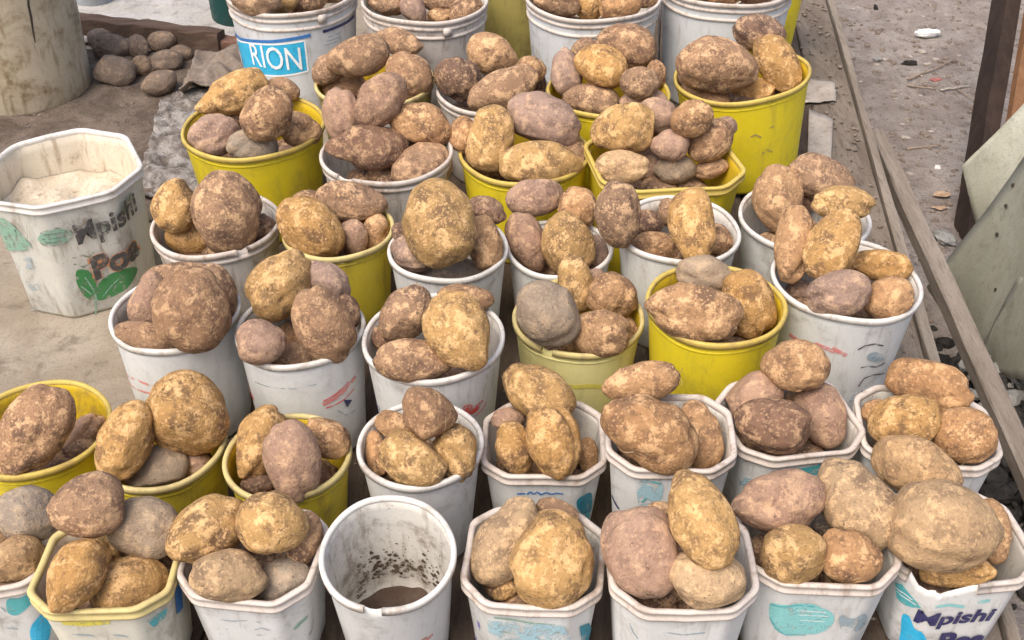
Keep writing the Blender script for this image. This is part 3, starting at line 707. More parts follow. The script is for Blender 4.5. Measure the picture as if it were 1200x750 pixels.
    ('F0', 'poly', 'p_cyan', 'printed_mark', [[(0.0497, 0.0749), (0.0533, 0.0812), (0.0578, 0.0857), (0.0625, 0.0889), (0.067, 0.0909), (0.0713, 0.0927), (0.0758, 0.0943), (0.0798, 0.0944), (0.0827, 0.0924), (0.0842, 0.0875), (0.0847, 0.0805), (0.0842, 0.0723), (0.0826, 0.0644), (0.0798, 0.0551), (0.0757, 0.0444), (0.0708, 0.035), (0.0656, 0.03), (0.0599, 0.0297), (0.0534, 0.0324), (0.0475, 0.036), (0.0441, 0.0412), (0.0434, 0.0484), (0.0445, 0.0574), (0.0467, 0.0669)]], 0),
    ('F0', 'stroke', 'p_grey', 'printed_mark', [[(0.0203, 0.1322), (0.024, 0.1194)]], 0.00289),
    ('F0', 'stroke', 'p_grey', 'printed_mark', [[(0.0089, 0.0863), (0.0299, 0.0767)]], 0.00289),
    ('R24', 'stroke', 'p_blue', 'printed_mark', [[(-0.0453, 0.1298), (-0.0317, 0.1302)]], 0.00318),
    ('R24', 'stroke', 'p_blue', 'printed_mark', [[(-0.029, 0.1286), (-0.0234, 0.1347), (-0.0179, 0.1286), (-0.0122, 0.1341), (-0.0063, 0.1272), (0.0026, 0.1324), (0.0115, 0.128), (0.0198, 0.1308), (0.031, 0.1284)]], 0.00318),
    ('R24', 'poly', 'p_dteal', 'printed_mark', [[(0.0553, 0.112), (0.0571, 0.1151), (0.06, 0.1171), (0.0642, 0.1176), (0.0686, 0.117), (0.0735, 0.1164), (0.0793, 0.115), (0.0846, 0.1127), (0.0889, 0.1076), (0.0924, 0.0977), (0.0957, 0.0838), (0.0976, 0.0705), (0.0974, 0.0618), (0.0943, 0.0591), (0.0892, 0.0599), (0.0836, 0.0626), (0.0782, 0.0662), (0.0728, 0.0713), (0.0675, 0.0775), (0.0629, 0.0841), (0.0597, 0.0899), (0.0574, 0.0957), (0.0558, 0.1018), (0.055, 0.1075)]], 0),
    ('R24', 'poly', 'p_teal', 'printed_mark', [[(0.0792, 0.0613), (0.0916, 0.0657), (0.1005, 0.0309), (0.0884, 0.039)]], 0),
    ('R24', 'stroke', 'p_grey', 'printed_mark', [[(0.0031, 0.1125), (0.0237, 0.1126)]], 0.00636),
    ('R25', 'poly', 'p_wash', 'printed_mark', [[(-0.0505, 0.1856), (-0.0464, 0.1908), (-0.0405, 0.1932), (-0.0343, 0.1938), (-0.029, 0.194), (-0.0246, 0.195), (-0.0206, 0.1959), (-0.0172, 0.195), (-0.0145, 0.1911), (-0.0123, 0.1825), (-0.0106, 0.1701), (-0.01, 0.1573), (-0.011, 0.1475), (-0.0141, 0.1417), (-0.0189, 0.1378), (-0.0244, 0.1352), (-0.0296, 0.1331), (-0.0347, 0.1308), (-0.0402, 0.1286), (-0.0452, 0.1285), (-0.049, 0.1328), (-0.0512, 0.1435), (-0.0524, 0.1589), (-0.0523, 0.1743)]], 0),
    ('R25', 'stroke', 'p_navy', 'printed_mark', [[(-0.1056, 0.116), (-0.0958, 0.1045), (-0.0876, 0.0987)]], 0.00471),
    ('R25', 'stroke', 'p_teal', 'printed_mark', [[(-0.0434, 0.1377), (-0.0358, 0.1474)]], 0.00314),
    ('R25', 'stroke', 'p_teal', 'printed_mark', [[(-0.0297, 0.1845), (-0.0163, 0.18)]], 0.00314),
    ('R26', 'poly', 'p_teal', 'printed_mark', [[(-0.0571, 0.1596), (-0.0281, 0.1654), (0.0137, 0.1681), (0.0187, 0.1712), (0.0215, 0.1477), (-0.0085, 0.1446), (-0.0498, 0.1475)]], 0),
    ('R26', 'poly', 'p_wash', 'printed_mark', [[(-0.1185, 0.1313), (-0.1008, 0.1335), (-0.0691, 0.145), (-0.0642, 0.1506), (-0.0595, 0.0912), (-0.0896, 0.079), (-0.1113, 0.0976)]], 0),
    ('R21', 'poly', 'p_orange', 'printed_mark', [[(0.0434, 0.1055), (0.063, 0.1073), (0.0873, 0.1026), (0.1025, 0.0984), (0.0922, 0.083), (0.0645, 0.086)]], 0),
    ('OCT', 'poly', 'p_green', 'printed_mark', [[(-0.0337, 0.1109), (-0.0307, 0.1127), (-0.0271, 0.113), (-0.0233, 0.1124), (-0.0196, 0.1109), (-0.016, 0.1088), (-0.0123, 0.1059), (-0.0089, 0.1022), (-0.0062, 0.0978), (-0.0043, 0.0928), (-0.003, 0.0873), (-0.0023, 0.0812), (-0.0021, 0.0753), (-0.0023, 0.0691), (-0.0031, 0.0629), (-0.0044, 0.0568), (-0.006, 0.0511), (-0.008, 0.0454), (-0.0104, 0.0398), (-0.0132, 0.0352), (-0.0163, 0.0331), (-0.02, 0.0342), (-0.0243, 0.0374), (-0.0283, 0.0419), (-0.0316, 0.0468), (-0.0341, 0.0519), (-0.0359, 0.058), (-0.0373, 0.0641), (-0.0385, 0.0701), (-0.0394, 0.0756), (-0.0401, 0.0811), (-0.0404, 0.0866), (-0.0401, 0.0918), (-0.0393, 0.0972), (-0.0379, 0.1027), (-0.036, 0.1076)]], 0),
    ('OCT', 'poly', 'p_green', 'printed_mark', [[(-0.0099, 0.0352), (-0.0097, 0.041), (-0.0078, 0.0484), (-0.0048, 0.056), (-0.0013, 0.0622), (0.0025, 0.0672), (0.007, 0.0718), (0.0119, 0.0756), (0.0173, 0.0788), (0.023, 0.0815), (0.0293, 0.0834), (0.0359, 0.0847), (0.0426, 0.0855), (0.0496, 0.086), (0.057, 0.0864), (0.0647, 0.0858), (0.072, 0.0841), (0.0802, 0.0809), (0.0891, 0.0767), (0.0963, 0.0722), (0.1003, 0.0678), (0.0996, 0.0637), (0.0954, 0.0596), (0.0894, 0.0557), (0.0831, 0.0524), (0.077, 0.0494), (0.0708, 0.0461), (0.0646, 0.0426), (0.0583, 0.0392), (0.0513, 0.0362), (0.0439, 0.0338), (0.0363, 0.0319), (0.0293, 0.0303), (0.0229, 0.0291), (0.0169, 0.0283), (0.0112, 0.028), (0.006, 0.028), (0.0009, 0.0283), (-0.004, 0.0295), (-0.0079, 0.0317)]], 0),
    ('OCT', 'stroke', 'p_pgreen', 'printed_mark', [[(-0.0127, 0.0318), (-0.0159, 0.0112), (-0.0217, -0.0045)]], 0.00328),
    ('OCT', 'stroke', 'p_pgreen', 'printed_mark', [[(-0.0205, 0.0924), (-0.0104, 0.0571), (-0.0091, 0.0306)]], 0.00328),
    ('OCT', 'stroke', 'p_pgreen', 'printed_mark', [[(0.0489, 0.0704), (0.0225, 0.0519), (-0.0008, 0.0317)]], 0.00328),
    ('OCT', 'stroke', 'p_pgreen', 'printed_mark', [[(-0.0337, 0.0752), (-0.0164, 0.0483)]], 0.00328),
    ('OCT', 'poly', 'p_pgreen', 'printed_mark', [[(-0.0221, 0.1952), (-0.0255, 0.1891), (-0.0332, 0.1846), (-0.044, 0.1819), (-0.0562, 0.1819), (-0.0685, 0.1835), (-0.0794, 0.1859), (-0.0869, 0.1898), (-0.0884, 0.196), (-0.0837, 0.2038), (-0.0742, 0.2112), (-0.0628, 0.2156), (-0.0506, 0.2159), (-0.0391, 0.2136), (-0.0296, 0.2086), (-0.0236, 0.202)]], 0),
    ('OCT', 'stroke', 'p_dgreen', 'printed_mark', [[(-0.0205, 0.1949), (-0.0241, 0.1881), (-0.0323, 0.1831), (-0.0436, 0.1802), (-0.0565, 0.1801), (-0.0694, 0.1817), (-0.0811, 0.1842), (-0.0889, 0.1886), (-0.0904, 0.1956), (-0.0855, 0.204), (-0.0753, 0.2123), (-0.0631, 0.2174), (-0.0503, 0.2177), (-0.0382, 0.2153), (-0.0283, 0.2097), (-0.022, 0.2024), (-0.0205, 0.1949)]], 0.00246),
    ('OCT', 'stroke', 'p_dgreen', 'printed_mark', [[(-0.0724, 0.2076), (-0.031, 0.2054)]], 0.00246),
    ('OCT', 'stroke', 'p_dgreen', 'printed_mark', [[(-0.0788, 0.1974), (-0.0302, 0.1953)]], 0.00246),
    ('OCT', 'stroke', 'p_dgreen', 'printed_mark', [[(-0.074, 0.1898), (-0.0385, 0.1876)]], 0.00246),
    ('OCT', 'poly', 'p_pgreen', 'printed_mark', [[(-0.1677, 0.2278), (-0.1609, 0.2336), (-0.1557, 0.2331), (-0.1509, 0.23), (-0.1463, 0.2272), (-0.1423, 0.2249), (-0.1383, 0.222), (-0.1347, 0.2184), (-0.1313, 0.2144), (-0.1281, 0.2098), (-0.125, 0.2048), (-0.122, 0.1996), (-0.1191, 0.1945), (-0.1155, 0.1896), (-0.1121, 0.1842), (-0.1097, 0.1791), (-0.1095, 0.1747), (-0.1123, 0.1709), (-0.1173, 0.1676), (-0.1237, 0.1648), (-0.1304, 0.1628), (-0.1392, 0.1606), (-0.1505, 0.158), (-0.1623, 0.1556), (-0.1783, 0.1501), (-0.2156, 0.131), (-0.2152, 0.1319), (-0.2149, 0.1344), (-0.215, 0.1407), (-0.2151, 0.1544), (-0.2153, 0.173), (-0.194, 0.2025)]], 0),
    ('OCT', 'poly', 'p_grey', 'printed_mark', [[(-0.1431, 0.1401), (-0.124, 0.1475), (-0.1249, 0.1226), (-0.1396, 0.1161)]], 0),
    ('OCT', 'poly', 'p_grey', 'printed_mark', [[(-0.2144, 0.0668), (-0.2151, 0.0662), (-0.2148, 0.0521), (-0.2142, 0.054)]], 0),
    ('OCT', 'poly', 'p_grey', 'printed_mark', [[(-0.1563, 0.0745), (-0.1267, 0.0827), (-0.1279, 0.0677), (-0.159, 0.0568)]], 0),
    ('OCT', 'stroke', 'p_orange', 'printed_mark', [[(-0.2141, 0.1016), (-0.215, 0.0799), (-0.2154, 0.0596)]], 0.0041),
    ('OCT', 'stroke', 'p_grey', 'printed_mark', [[(-0.2149, 0.0005), (-0.2671, -0.0418), (-0.1528, 0.0148)]], 0.00328),
    ('OCT', 'stroke', 'p_grey', 'printed_mark', [[(-0.215, -0.0105), (-0.165, -0.0016)]], 0.00328),
    ('OCT', 'stroke', 'p_dgreen', 'printed_mark', [[(-0.0358, 0.1446), (-0.0146, 0.1464), (-0.0021, 0.1378), (0.0147, 0.15)]], 0.0041),
    ('OCT', 'stroke', 'p_dgreen', 'printed_mark', [[(-0.0354, 0.1322), (-0.0178, 0.1186), (-0.0014, 0.1251)]], 0.0041),
    ('OCT', 'stroke', 'p_dgreen', 'printed_mark', [[(0.014, 0.1943), (0.0148, 0.1822)]], 0.0041),
    ('OCT', 'stroke', 'p_dgreen', 'printed_mark', [[(-0.0926, 0.2522), (-0.1029, 0.2157), (-0.1131, 0.182)]], 0.00205),
    ('OCT', 'stroke', 'p_dgreen', 'printed_mark', [[(0.0339, 0.1926), (0.0425, 0.2016), (0.049, 0.1991)]], 0.01845),
    ('OCT', 'stroke', 'p_dgreen', 'printed_mark', [[(0.0784, 0.2104), (0.0985, 0.2227), (0.1208, 0.2297)]], 0.01845),
    ('F4', 'poly', 'p_wash', 'printed_mark', [[(-0.06, 0.1439), (-0.0121, 0.1498), (0.0497, 0.1469), (0.0636, 0.1102), (-0.0604, 0.0961)]], 0),
    ('F5', 'stroke', 'p_grey', 'printed_mark', [[(-0.0797, 0.1704), (-0.0734, 0.1571), (-0.0643, 0.1492)]], 0.00279),
    ('F5', 'stroke', 'p_grey', 'printed_mark', [[(-0.0294, 0.1729), (-0.0018, 0.1661), (0.0291, 0.1709)]], 0.00279),
    ('R23', 'stroke', 'p_pink', 'printed_mark', [[(-0.1316, 0.1254), (-0.1319, 0.1025)]], 0.00623),
    ('R33', 'stroke', 'p_yellow', 'printed_mark', [[(-0.0668, 0.1123), (0.0171, 0.1166), (0.1191, 0.0868)]], 0.00894),
    ('R54', 'stroke', 'p_olive', 'printed_mark', [[(-0.002, 0.1559), (0.0097, 0.1601), (0.0241, 0.1504)]], 0.0047),
    ('R54', 'stroke', 'p_olive', 'printed_mark', [[(0.035, 0.1181), (0.0568, 0.1058)]], 0.0047),
    ('R54', 'stroke', 'p_olive', 'printed_mark', [[(0.042, 0.1706), (0.0552, 0.1728)]], 0.0047),
    ('R54', 'stroke', 'p_olive', 'printed_mark', [[(0.0238, 0.1057), (0.0341, 0.1115)]], 0.0047),
    ('R53', 'stroke', 'p_olive', 'printed_mark', [[(0.0645, 0.2319), (0.0778, 0.205)]], 0.00423),
]
TEXT_DATA = [
    ('R70', 'RION', (-0.0396, 0.177), 0.062, 0.15, 0.004, 0, 0, 'p_white'),
    ('R70', 'O', (-0.218, 0.1437), 0.062, 0.055, 0.004, 0, 0, 'p_white'),
    ('F7', 'Mpishi', (-0.0137, 0.0915), 0.04, 0.125, 0.035, 0.12, 3, 'p_navy'),
    ('F7', 'Poa', (0.0153, 0.0383), 0.046, 0.085, 0.05, 0.05, 2, 'p_navy'),
    ('OCT', 'Mpishi', (0.0555, 0.197), 0.06, 0.15, 0.03, 0.1, 8, 'p_black'),
    ('OCT', 'Poa', (0.0508, 0.1178), 0.058, 0.125, 0.085, 0.12, 10, 'p_orange'),
    ('OCT', 'Poa', (0.0508, 0.1178), 0.056, 0.115, 0.045, 0.12, 10, 'p_black'),
]
POTATO_DATA = [
    ('F0', -0.6668, 1.0884, 0.7054, 0.0484, 0.0393, 0.0375, (0.8531, 0.3345, 0.3994, -0.0282), 'G', 0, 367144, 'largest dusty grey oval potato, upper right of the teal printed tub cut off'),
    ('F0', -0.6701, 1.0248, 0.6829, 0.0437, 0.0307, 0.0302, (0.8544, 0.3313, 0.2399, 0.3204), 'T', 0, 759815, 'pale tan oval potato, lower right of the teal printed tub cut off'),
    ('F0', -0.7424, 1.1124, 0.6494, 0.0398, 0.0325, 0.0294, (0.9121, 0.3555, 0.1904, 0.0742), 'B', 0, 43676, 'smallest brown oval potato, middle of the teal printed tub cut off'),
    ('F1', -0.5556, 1.0402, 0.7742, 0.0483, 0.044, 0.0423, (0.9245, 0.3713, 0.0801, 0.0322), 'B', 0, 34868, 'largest brown round potato, upper left of the yellow-rimmed eight-sided tub'),
    ('F1', -0.495, 1.0499, 0.7197, 0.0522, 0.0426, 0.0377, (0.9374, 0.3382, 0.0381, -0.0745), 'G', 0, 60839, 'dusty grey oval potato, upper right of the yellow-rimmed eight-sided tub'),
    ('F1', -0.5568, 0.9586, 0.7286, 0.0509, 0.0348, 0.0343, (0.7454, 0.3063, 0.0506, 0.5899), 'Y', 0, 632119, 'golden tan oval potato, lower left of the yellow-rimmed eight-sided tub'),
    ('F1', -0.5035, 0.9853, 0.6768, 0.0523, 0.0402, 0.0372, (0.8944, 0.337, 0.1646, 0.2437), 'Y', 0, 923160, 'golden tan oval potato, front of the yellow-rimmed eight-sided tub'),
    ('F1', -0.5669, 1.0541, 0.6632, 0.0318, 0.0262, 0.0243, (0.9339, 0.3527, 0.0546, 0.0206), 'Y', 0, 23322, 'small golden tan oval potato, middle of the yellow-rimmed eight-sided tub'),
    ('F1', -0.4781, 1.0423, 0.6535, 0.0192, 0.0122, 0.0122, (0.7474, 0.1689, 0.3154, -0.5597), 'D', 0, 702757, 'smallest dark brown long potato, right side of the yellow-rimmed eight-sided tub'),
    ('F2', -0.4071, 1.0426, 0.7235, 0.06, 0.0415, 0.04, (0.8621, 0.3441, 0.0952, 0.3596), 'Y', 0, 632427, 'largest golden tan oval potato, upper left of the tub left of the empty pot'),
    ('F2', -0.317, 1.0336, 0.7446, 0.0477, 0.0427, 0.0412, (0.9122, 0.3453, 0.1905, -0.1114), 'Y', 0, 573392, 'big golden tan round potato, top of the tub left of the empty pot'),
    ('F2', -0.3671, 0.9776, 0.708, 0.0504, 0.0346, 0.031, (0.9269, 0.3359, 0.1667, 0.0147), 'T', 0, 792007, 'big pale tan oval potato, lower left of the tub left of the empty pot'),
    ('F2', -0.3083, 1.0044, 0.6623, 0.0406, 0.0306, 0.0286, (0.8887, 0.3818, -0.1083, 0.2297), 'G', 0, 628247, 'dusty grey oval potato, lower right of the tub left of the empty pot'),
    ('F2', -0.2827, 1.0509, 0.6967, 0.0379, 0.0241, 0.0226, (0.7169, 0.3386, -0.1565, 0.589), 'B', 0, 756430, 'small brown long potato, right side of the tub left of the empty pot'),
    ('F2', -0.3817, 1.0809, 0.647, 0.0214, 0.016, 0.0144, (0.9239, 0.3519, 0.1401, 0.0534), 'P', 0, 613103, 'smallest pinkish grey oval potato, middle of the tub left of the empty pot'),
    ('F4', 0.054, 0.993, 0.7206, 0.0647, 0.0554, 0.0513, (0.7529, 0.3157, -0.2706, 0.5102), 'Y', 0, 269029, 'largest golden tan round potato, middle of the tub right of the empty pot'),
    ('F4', -0.0078, 1.0535, 0.691, 0.0666, 0.0406, 0.0409, (0.7839, 0.3607, -0.2637, 0.431), 'T', 0, 314615, 'big pale tan long potato, upper left of the tub right of the empty pot'),
    ('F4', 0.0621, 1.0954, 0.7, 0.0323, 0.0193, 0.0171, (0.9174, 0.3512, -0.0772, -0.1705), 'B', 0, 707208, 'small brown long potato, top of the tub right of the empty pot'),
    ('F4', -0.0085, 1.007, 0.6436, 0.0195, 0.0137, 0.0129, (0.8818, 0.364, -0.2346, 0.1867), 'Y', 0, 98510, 'smallest golden tan oval potato, lower left of the tub right of the empty pot'),
    ('F5', 0.2352, 0.9837, 0.8093, 0.0692, 0.0404, 0.0376, (0.7774, 0.2588, 0.006, -0.5733), 'Y', 0, 404467, 'big golden tan long potato, top of the plain greyish front-row tub'),
    ('F5', 0.167, 0.9804, 0.7496, 0.0601, 0.0503, 0.0456, (0.745, 0.3457, 0.196, -0.5357), 'P', 0, 579977, 'largest pinkish grey oval potato, left side of the plain greyish front-row tub'),
    ('F5', 0.2448, 0.9372, 0.746, 0.0498, 0.0365, 0.0354, (0.9353, 0.35, 0.0423, -0.0301), 'T', 0, 878976, 'pale tan oval potato, right side of the plain greyish front-row tub'),
    ('F5', 0.1866, 0.9643, 0.6749, 0.0314, 0.0133, 0.0118, (0.9364, 0.3328, 0.1049, 0.0373), 'D', 0, 883579, 'small dark brown long potato, front of the plain greyish front-row tub'),
    ('F5', 0.2045, 1.0643, 0.7333, 0.0232, 0.0154, 0.0138, (0.9003, 0.358, -0.2299, -0.0914), 'B', 0, 453098, 'smallest brown oval potato, top of the plain greyish front-row tub'),
    ('F6', 0.3633, 1.081, 0.7334, 0.0692, 0.0439, 0.0393, (0.932, 0.3345, 0.0102, 0.1389), 'P', 0, 698039, 'big pinkish grey oval potato, upper left of the tub with the teal oval'),
    ('F6', 0.4682, 1.0868, 0.7311, 0.0729, 0.0484, 0.0476, (0.7892, 0.3329, -0.0415, -0.5144), 'T', 0, 919277, 'largest pale tan oval potato, upper right of the tub with the teal oval'),
    ('F6', 0.3688, 1.0015, 0.7217, 0.044, 0.039, 0.0389, (0.9265, 0.3213, -0.1484, 0.128), 'Y', 0, 313260, 'golden tan round potato, front of the tub with the teal oval'),
    ('F6', 0.4425, 0.9999, 0.717, 0.0418, 0.0357, 0.0331, (0.9069, 0.3814, 0.0056, -0.1787), 'O', 0, 552069, 'orange tan round potato, lower right of the tub with the teal oval'),
    ('F6', 0.3489, 1.0766, 0.6541, 0.0213, 0.0177, 0.0163, (0.9332, 0.356, -0.0456, -0.0174), 'B', 0, 94134, 'small brown oval potato, left side of the tub with the teal oval'),
    ('F6', 0.4494, 1.1136, 0.6533, 0.0199, 0.0163, 0.0155, (0.9205, 0.3598, -0.1421, -0.0556), 'G', 0, 966112, 'smallest dusty grey oval potato, middle of the tub with the teal oval'),
    ('F7', 0.5696, 1.0284, 0.7452, 0.0749, 0.0609, 0.0583, (0.9163, 0.3843, -0.0399, -0.1055), 'T', 0, 653601, 'largest pale tan oval potato, middle of the torn tub with navy lettering'),
    ('F7', 0.5796, 1.1703, 0.7146, 0.0671, 0.0427, 0.0381, (0.8707, 0.38, -0.1723, -0.2603), 'T', 0, 558195, 'big pale tan long potato, upper left of the torn tub with navy lettering'),
    ('F7', 0.6726, 1.0925, 0.6666, 0.0475, 0.0267, 0.0247, (0.6606, 0.3004, 0.0005, -0.6881), 'O', 0, 549423, 'orange tan long potato, right side of the torn tub with navy lettering'),
    ('F7', 0.5994, 1.0182, 0.6692, 0.0508, 0.0222, 0.021, (0.8959, 0.3305, -0.2785, -0.1027), 'Y', 0, 694172, 'golden tan long potato, front of the torn tub with navy lettering'),
    ('F7', 0.575, 1.1279, 0.6607, 0.0218, 0.0163, 0.0165, (0.9186, 0.3642, -0.1424, -0.0565), 'D', 0, 937113, 'smallest dark brown oval potato, upper left of the torn tub with navy lettering'),
    ('R20', -0.7244, 1.2701, 0.6934, 0.0768, 0.0489, 0.047, (0.7368, 0.4399, -0.052, 0.5108), 'B', 0, 688505, "largest brown long potato, top of the yellow tub at the table's left end"),
    ('R20', -0.8144, 1.3068, 0.5459, 0.0263, 0.0231, 0.0204, (0.7937, 0.2562, 0.4131, -0.3658), 'O', 0, 346436, "orange tan round potato, lower left of the yellow tub at the table's left end"),
    ('R20', -0.6998, 1.3593, 0.5985, 0.0474, 0.0247, 0.0222, (0.7866, 0.4323, -0.0285, 0.44), 'P', 0, 853985, "big pinkish grey long potato, upper right of the yellow tub at the table's left end"),
    ('R20', -0.7431, 1.3411, 0.5604, 0.0278, 0.0166, 0.0157, (0.8337, 0.3625, 0.2, 0.3656), 'D', 0, 354313, "smallest dark brown long potato, middle of the yellow tub at the table's left end"),
    ('R21', -0.495, 1.2931, 0.7065, 0.0677, 0.0608, 0.0605, (0.7844, 0.3183, 0.3732, -0.3796), 'Y', 0, 29843, 'largest golden tan round potato, upper right of the yellow tub with an orange smear'),
    ('R21', -0.5697, 1.2318, 0.7103, 0.0624, 0.0403, 0.0369, (0.718, 0.4581, -0.1502, 0.5021), 'Y', 0, 692590, 'big golden tan oval potato, upper left of the yellow tub with an orange smear'),
    ('R21', -0.5421, 1.2445, 0.6444, 0.0499, 0.0328, 0.0298, (0.8999, 0.4148, -0.0071, 0.134), 'G', 0, 120663, 'dusty grey oval potato, front of the yellow tub with an orange smear'),
    ('R21', -0.4859, 1.2649, 0.627, 0.0256, 0.0196, 0.0199, (0.8971, 0.3783, 0.2104, 0.0887), 'P', 0, 433469, 'smallest pinkish grey oval potato, right side of the yellow tub with an orange smear'),
    ('R22', -0.3168, 1.1879, 0.7101, 0.062, 0.0413, 0.0402, (0.6808, 0.3481, 0.4376, -0.4732), 'P', 0, 568234, 'largest pinkish grey oval potato, middle of the narrow yellow tub by the empty pot'),
    ('R22', -0.3842, 1.2646, 0.6753, 0.0617, 0.0366, 0.0352, (0.7361, 0.2888, -0.0298, 0.6115), 'Y', 0, 545807, 'big golden tan long potato, upper left of the narrow yellow tub by the empty pot'),
    ('R22', -0.2778, 1.2557, 0.6928, 0.0382, 0.0286, 0.0283, (0.8758, 0.3397, 0.1771, -0.2935), 'O', 0, 901737, 'orange tan oval potato, upper right of the narrow yellow tub by the empty pot'),
    ('R22', -0.3855, 1.2188, 0.6311, 0.025, 0.0172, 0.0161, (0.9123, 0.3757, 0.1508, 0.0621), 'D', 0, 931813, 'smallest dark brown oval potato, lower left of the narrow yellow tub by the empty pot'),
    ('R22', -0.2889, 1.2294, 0.6329, 0.0258, 0.0173, 0.0167, (0.8083, 0.1816, 0.1485, -0.54), 'D', 0, 577478, 'smallest dark brown oval potato, right side of the narrow yellow tub by the empty pot'),
    ('R23', -0.1181, 1.2209, 0.7714, 0.0412, 0.0392, 0.0384, (0.9007, 0.4034, 0.1471, 0.0659), 'B', 0, 865137, 'brown round potato, top of the round white tub behind the empty pot'),
    ('R23', -0.1438, 1.1768, 0.7229, 0.0543, 0.0381, 0.0388, (0.9092, 0.3336, -0.0397, -0.2461), 'Y', 0, 176870, 'largest golden tan oval potato, front of the round white tub behind the empty pot'),
    ('R23', -0.0815, 1.2035, 0.7143, 0.0453, 0.0332, 0.0328, (0.7866, 0.2253, 0.1213, -0.562), 'Y', 0, 874100, 'golden tan oval potato, right side of the round white tub behind the empty pot'),
    ('R23', -0.1788, 1.2757, 0.6984, 0.0307, 0.0211, 0.019, (0.9058, 0.3858, 0.0943, -0.1476), 'O', 0, 899799, 'small orange tan oval potato, upper left of the round white tub behind the empty pot'),
    ('R23', -0.2029, 1.2386, 0.6768, 0.0347, 0.0171, 0.0162, (0.7415, 0.2134, 0.2288, -0.5935), 'O', 0, 614016, 'smallest orange tan long potato, left side of the round white tub behind the empty pot'),
    ('R24', 0.0618, 1.2293, 0.7082, 0.0564, 0.0412, 0.0422, (0.7072, 0.3612, 0.2745, -0.5422), 'Y', 0, 756138, 'big golden tan oval potato, middle of the tub with tiny blue lettering'),
    ('R24', 0.0408, 1.3436, 0.7057, 0.0651, 0.0415, 0.0388, (0.8795, 0.3546, -0.0656, -0.3106), 'Y', 0, 581030, 'largest golden tan oval potato, top of the tub with tiny blue lettering'),
    ('R24', 0.0034, 1.2387, 0.6865, 0.0426, 0.0284, 0.0268, (0.6626, 0.3805, 0.347, -0.5439), 'Y', 0, 501835, 'big golden tan oval potato, left side of the tub with tiny blue lettering'),
    ('R24', 0.1169, 1.271, 0.6398, 0.0303, 0.0166, 0.0165, (0.6234, 0.4041, 0.342, -0.5755), 'O', 0, 943209, 'small orange tan long potato, lower right of the tub with tiny blue lettering'),
    ('R24', -0.0048, 1.3192, 0.6731, 0.0289, 0.0178, 0.0157, (0.8996, 0.4008, 0.1584, 0.0706), 'P', 0, 463864, 'small pinkish grey long potato, upper left of the tub with tiny blue lettering'),
    ('R24', 0.0298, 1.2566, 0.6241, 0.018, 0.0117, 0.0121, (0.9112, 0.3819, -0.1423, -0.0596), 'O', 0, 567915, 'smallest orange tan oval potato, front of the tub with tiny blue lettering'),
    ('R25', 0.1976, 1.2076, 0.7483, 0.0761, 0.0511, 0.0525, (0.8761, 0.4277, 0.1444, -0.1689), 'O', 0, 686723, 'largest orange tan oval potato, middle of the tub with a pale blue patch'),
    ('R25', 0.196, 1.3177, 0.7465, 0.0607, 0.0327, 0.0301, (0.9055, 0.4134, -0.0732, 0.0619), 'O', 0, 756401, 'orange tan long potato, upper left of the tub with a pale blue patch'),
    ('R25', 0.2811, 1.2489, 0.7025, 0.0552, 0.0322, 0.0312, (0.6646, 0.392, 0.2419, -0.5883), 'O', 0, 667806, 'smallest orange tan long potato, lower right of the tub with a pale blue patch'),
    ('R26', 0.4331, 1.3457, 0.7595, 0.0517, 0.0408, 0.0374, (0.8819, 0.4227, -0.1341, -0.1598), 'O', 0, 95157, 'orange tan oval potato, top of the turned tub with a teal strip'),
    ('R26', 0.4787, 1.3156, 0.6871, 0.0571, 0.0383, 0.0393, (0.699, 0.3083, 0.0538, -0.643), 'P', 0, 211730, 'pinkish grey oval potato, right side of the turned tub with a teal strip'),
    ('R26', 0.3855, 1.2505, 0.7215, 0.0576, 0.0414, 0.039, (0.8964, 0.4011, -0.118, -0.1472), 'D', 0, 913803, 'largest dark brown oval potato, front of the turned tub with a teal strip'),
    ('R26', 0.3791, 1.3345, 0.7032, 0.0478, 0.0374, 0.0364, (0.8853, 0.3235, -0.1329, 0.3064), 'P', 0, 866706, 'pinkish grey oval potato, upper left of the turned tub with a teal strip'),
    ('R26', 0.4503, 1.3665, 0.6635, 0.0228, 0.0162, 0.0168, (0.6221, 0.4812, 0.2845, -0.5481), 'B', 0, 868506, 'smallest brown oval potato, middle of the turned tub with a teal strip'),
    ('R27', 0.6439, 1.3352, 0.7237, 0.0683, 0.0411, 0.0365, (0.854, 0.4001, -0.2231, -0.2468), 'O', 0, 191288, 'largest orange tan long potato, top of the white tub against the side rail'),
    ('R27', 0.5826, 1.2553, 0.7232, 0.0538, 0.0415, 0.0374, (0.8982, 0.3853, -0.2116, 0.0006), 'Y', 0, 163412, 'golden tan oval potato, left side of the white tub against the side rail'),
    ('R27', 0.6657, 1.2321, 0.719, 0.0469, 0.042, 0.0379, (0.9116, 0.3983, -0.0927, -0.0405), 'O', 0, 156997, 'orange tan round potato, lower right of the white tub against the side rail'),
    ('R27', 0.5633, 1.3075, 0.6959, 0.0258, 0.0215, 0.0204, (0.9123, 0.4095, -0.0046, -0.002), 'O', 0, 541913, 'smallest orange tan oval potato, upper left of the white tub against the side rail'),
    ('R30', -0.5129, 1.4581, 0.7823, 0.0719, 0.0608, 0.0629, (0.7712, 0.1707, 0.2535, -0.5585), 'B', 0, 266859, 'largest brown round potato, middle of the white tub beside the bare board'),
    ('R30', -0.6132, 1.5486, 0.7306, 0.0546, 0.0343, 0.0315, (0.59, 0.2733, 0.4988, -0.573), 'P', 0, 198445, 'pinkish grey long potato, left side of the white tub beside the bare board'),
    ('R30', -0.5869, 1.449, 0.733, 0.0566, 0.0246, 0.0248, (0.8604, 0.4152, 0.2956, -0.0006), 'B', 0, 838322, 'smallest brown long potato, lower left of the white tub beside the bare board'),
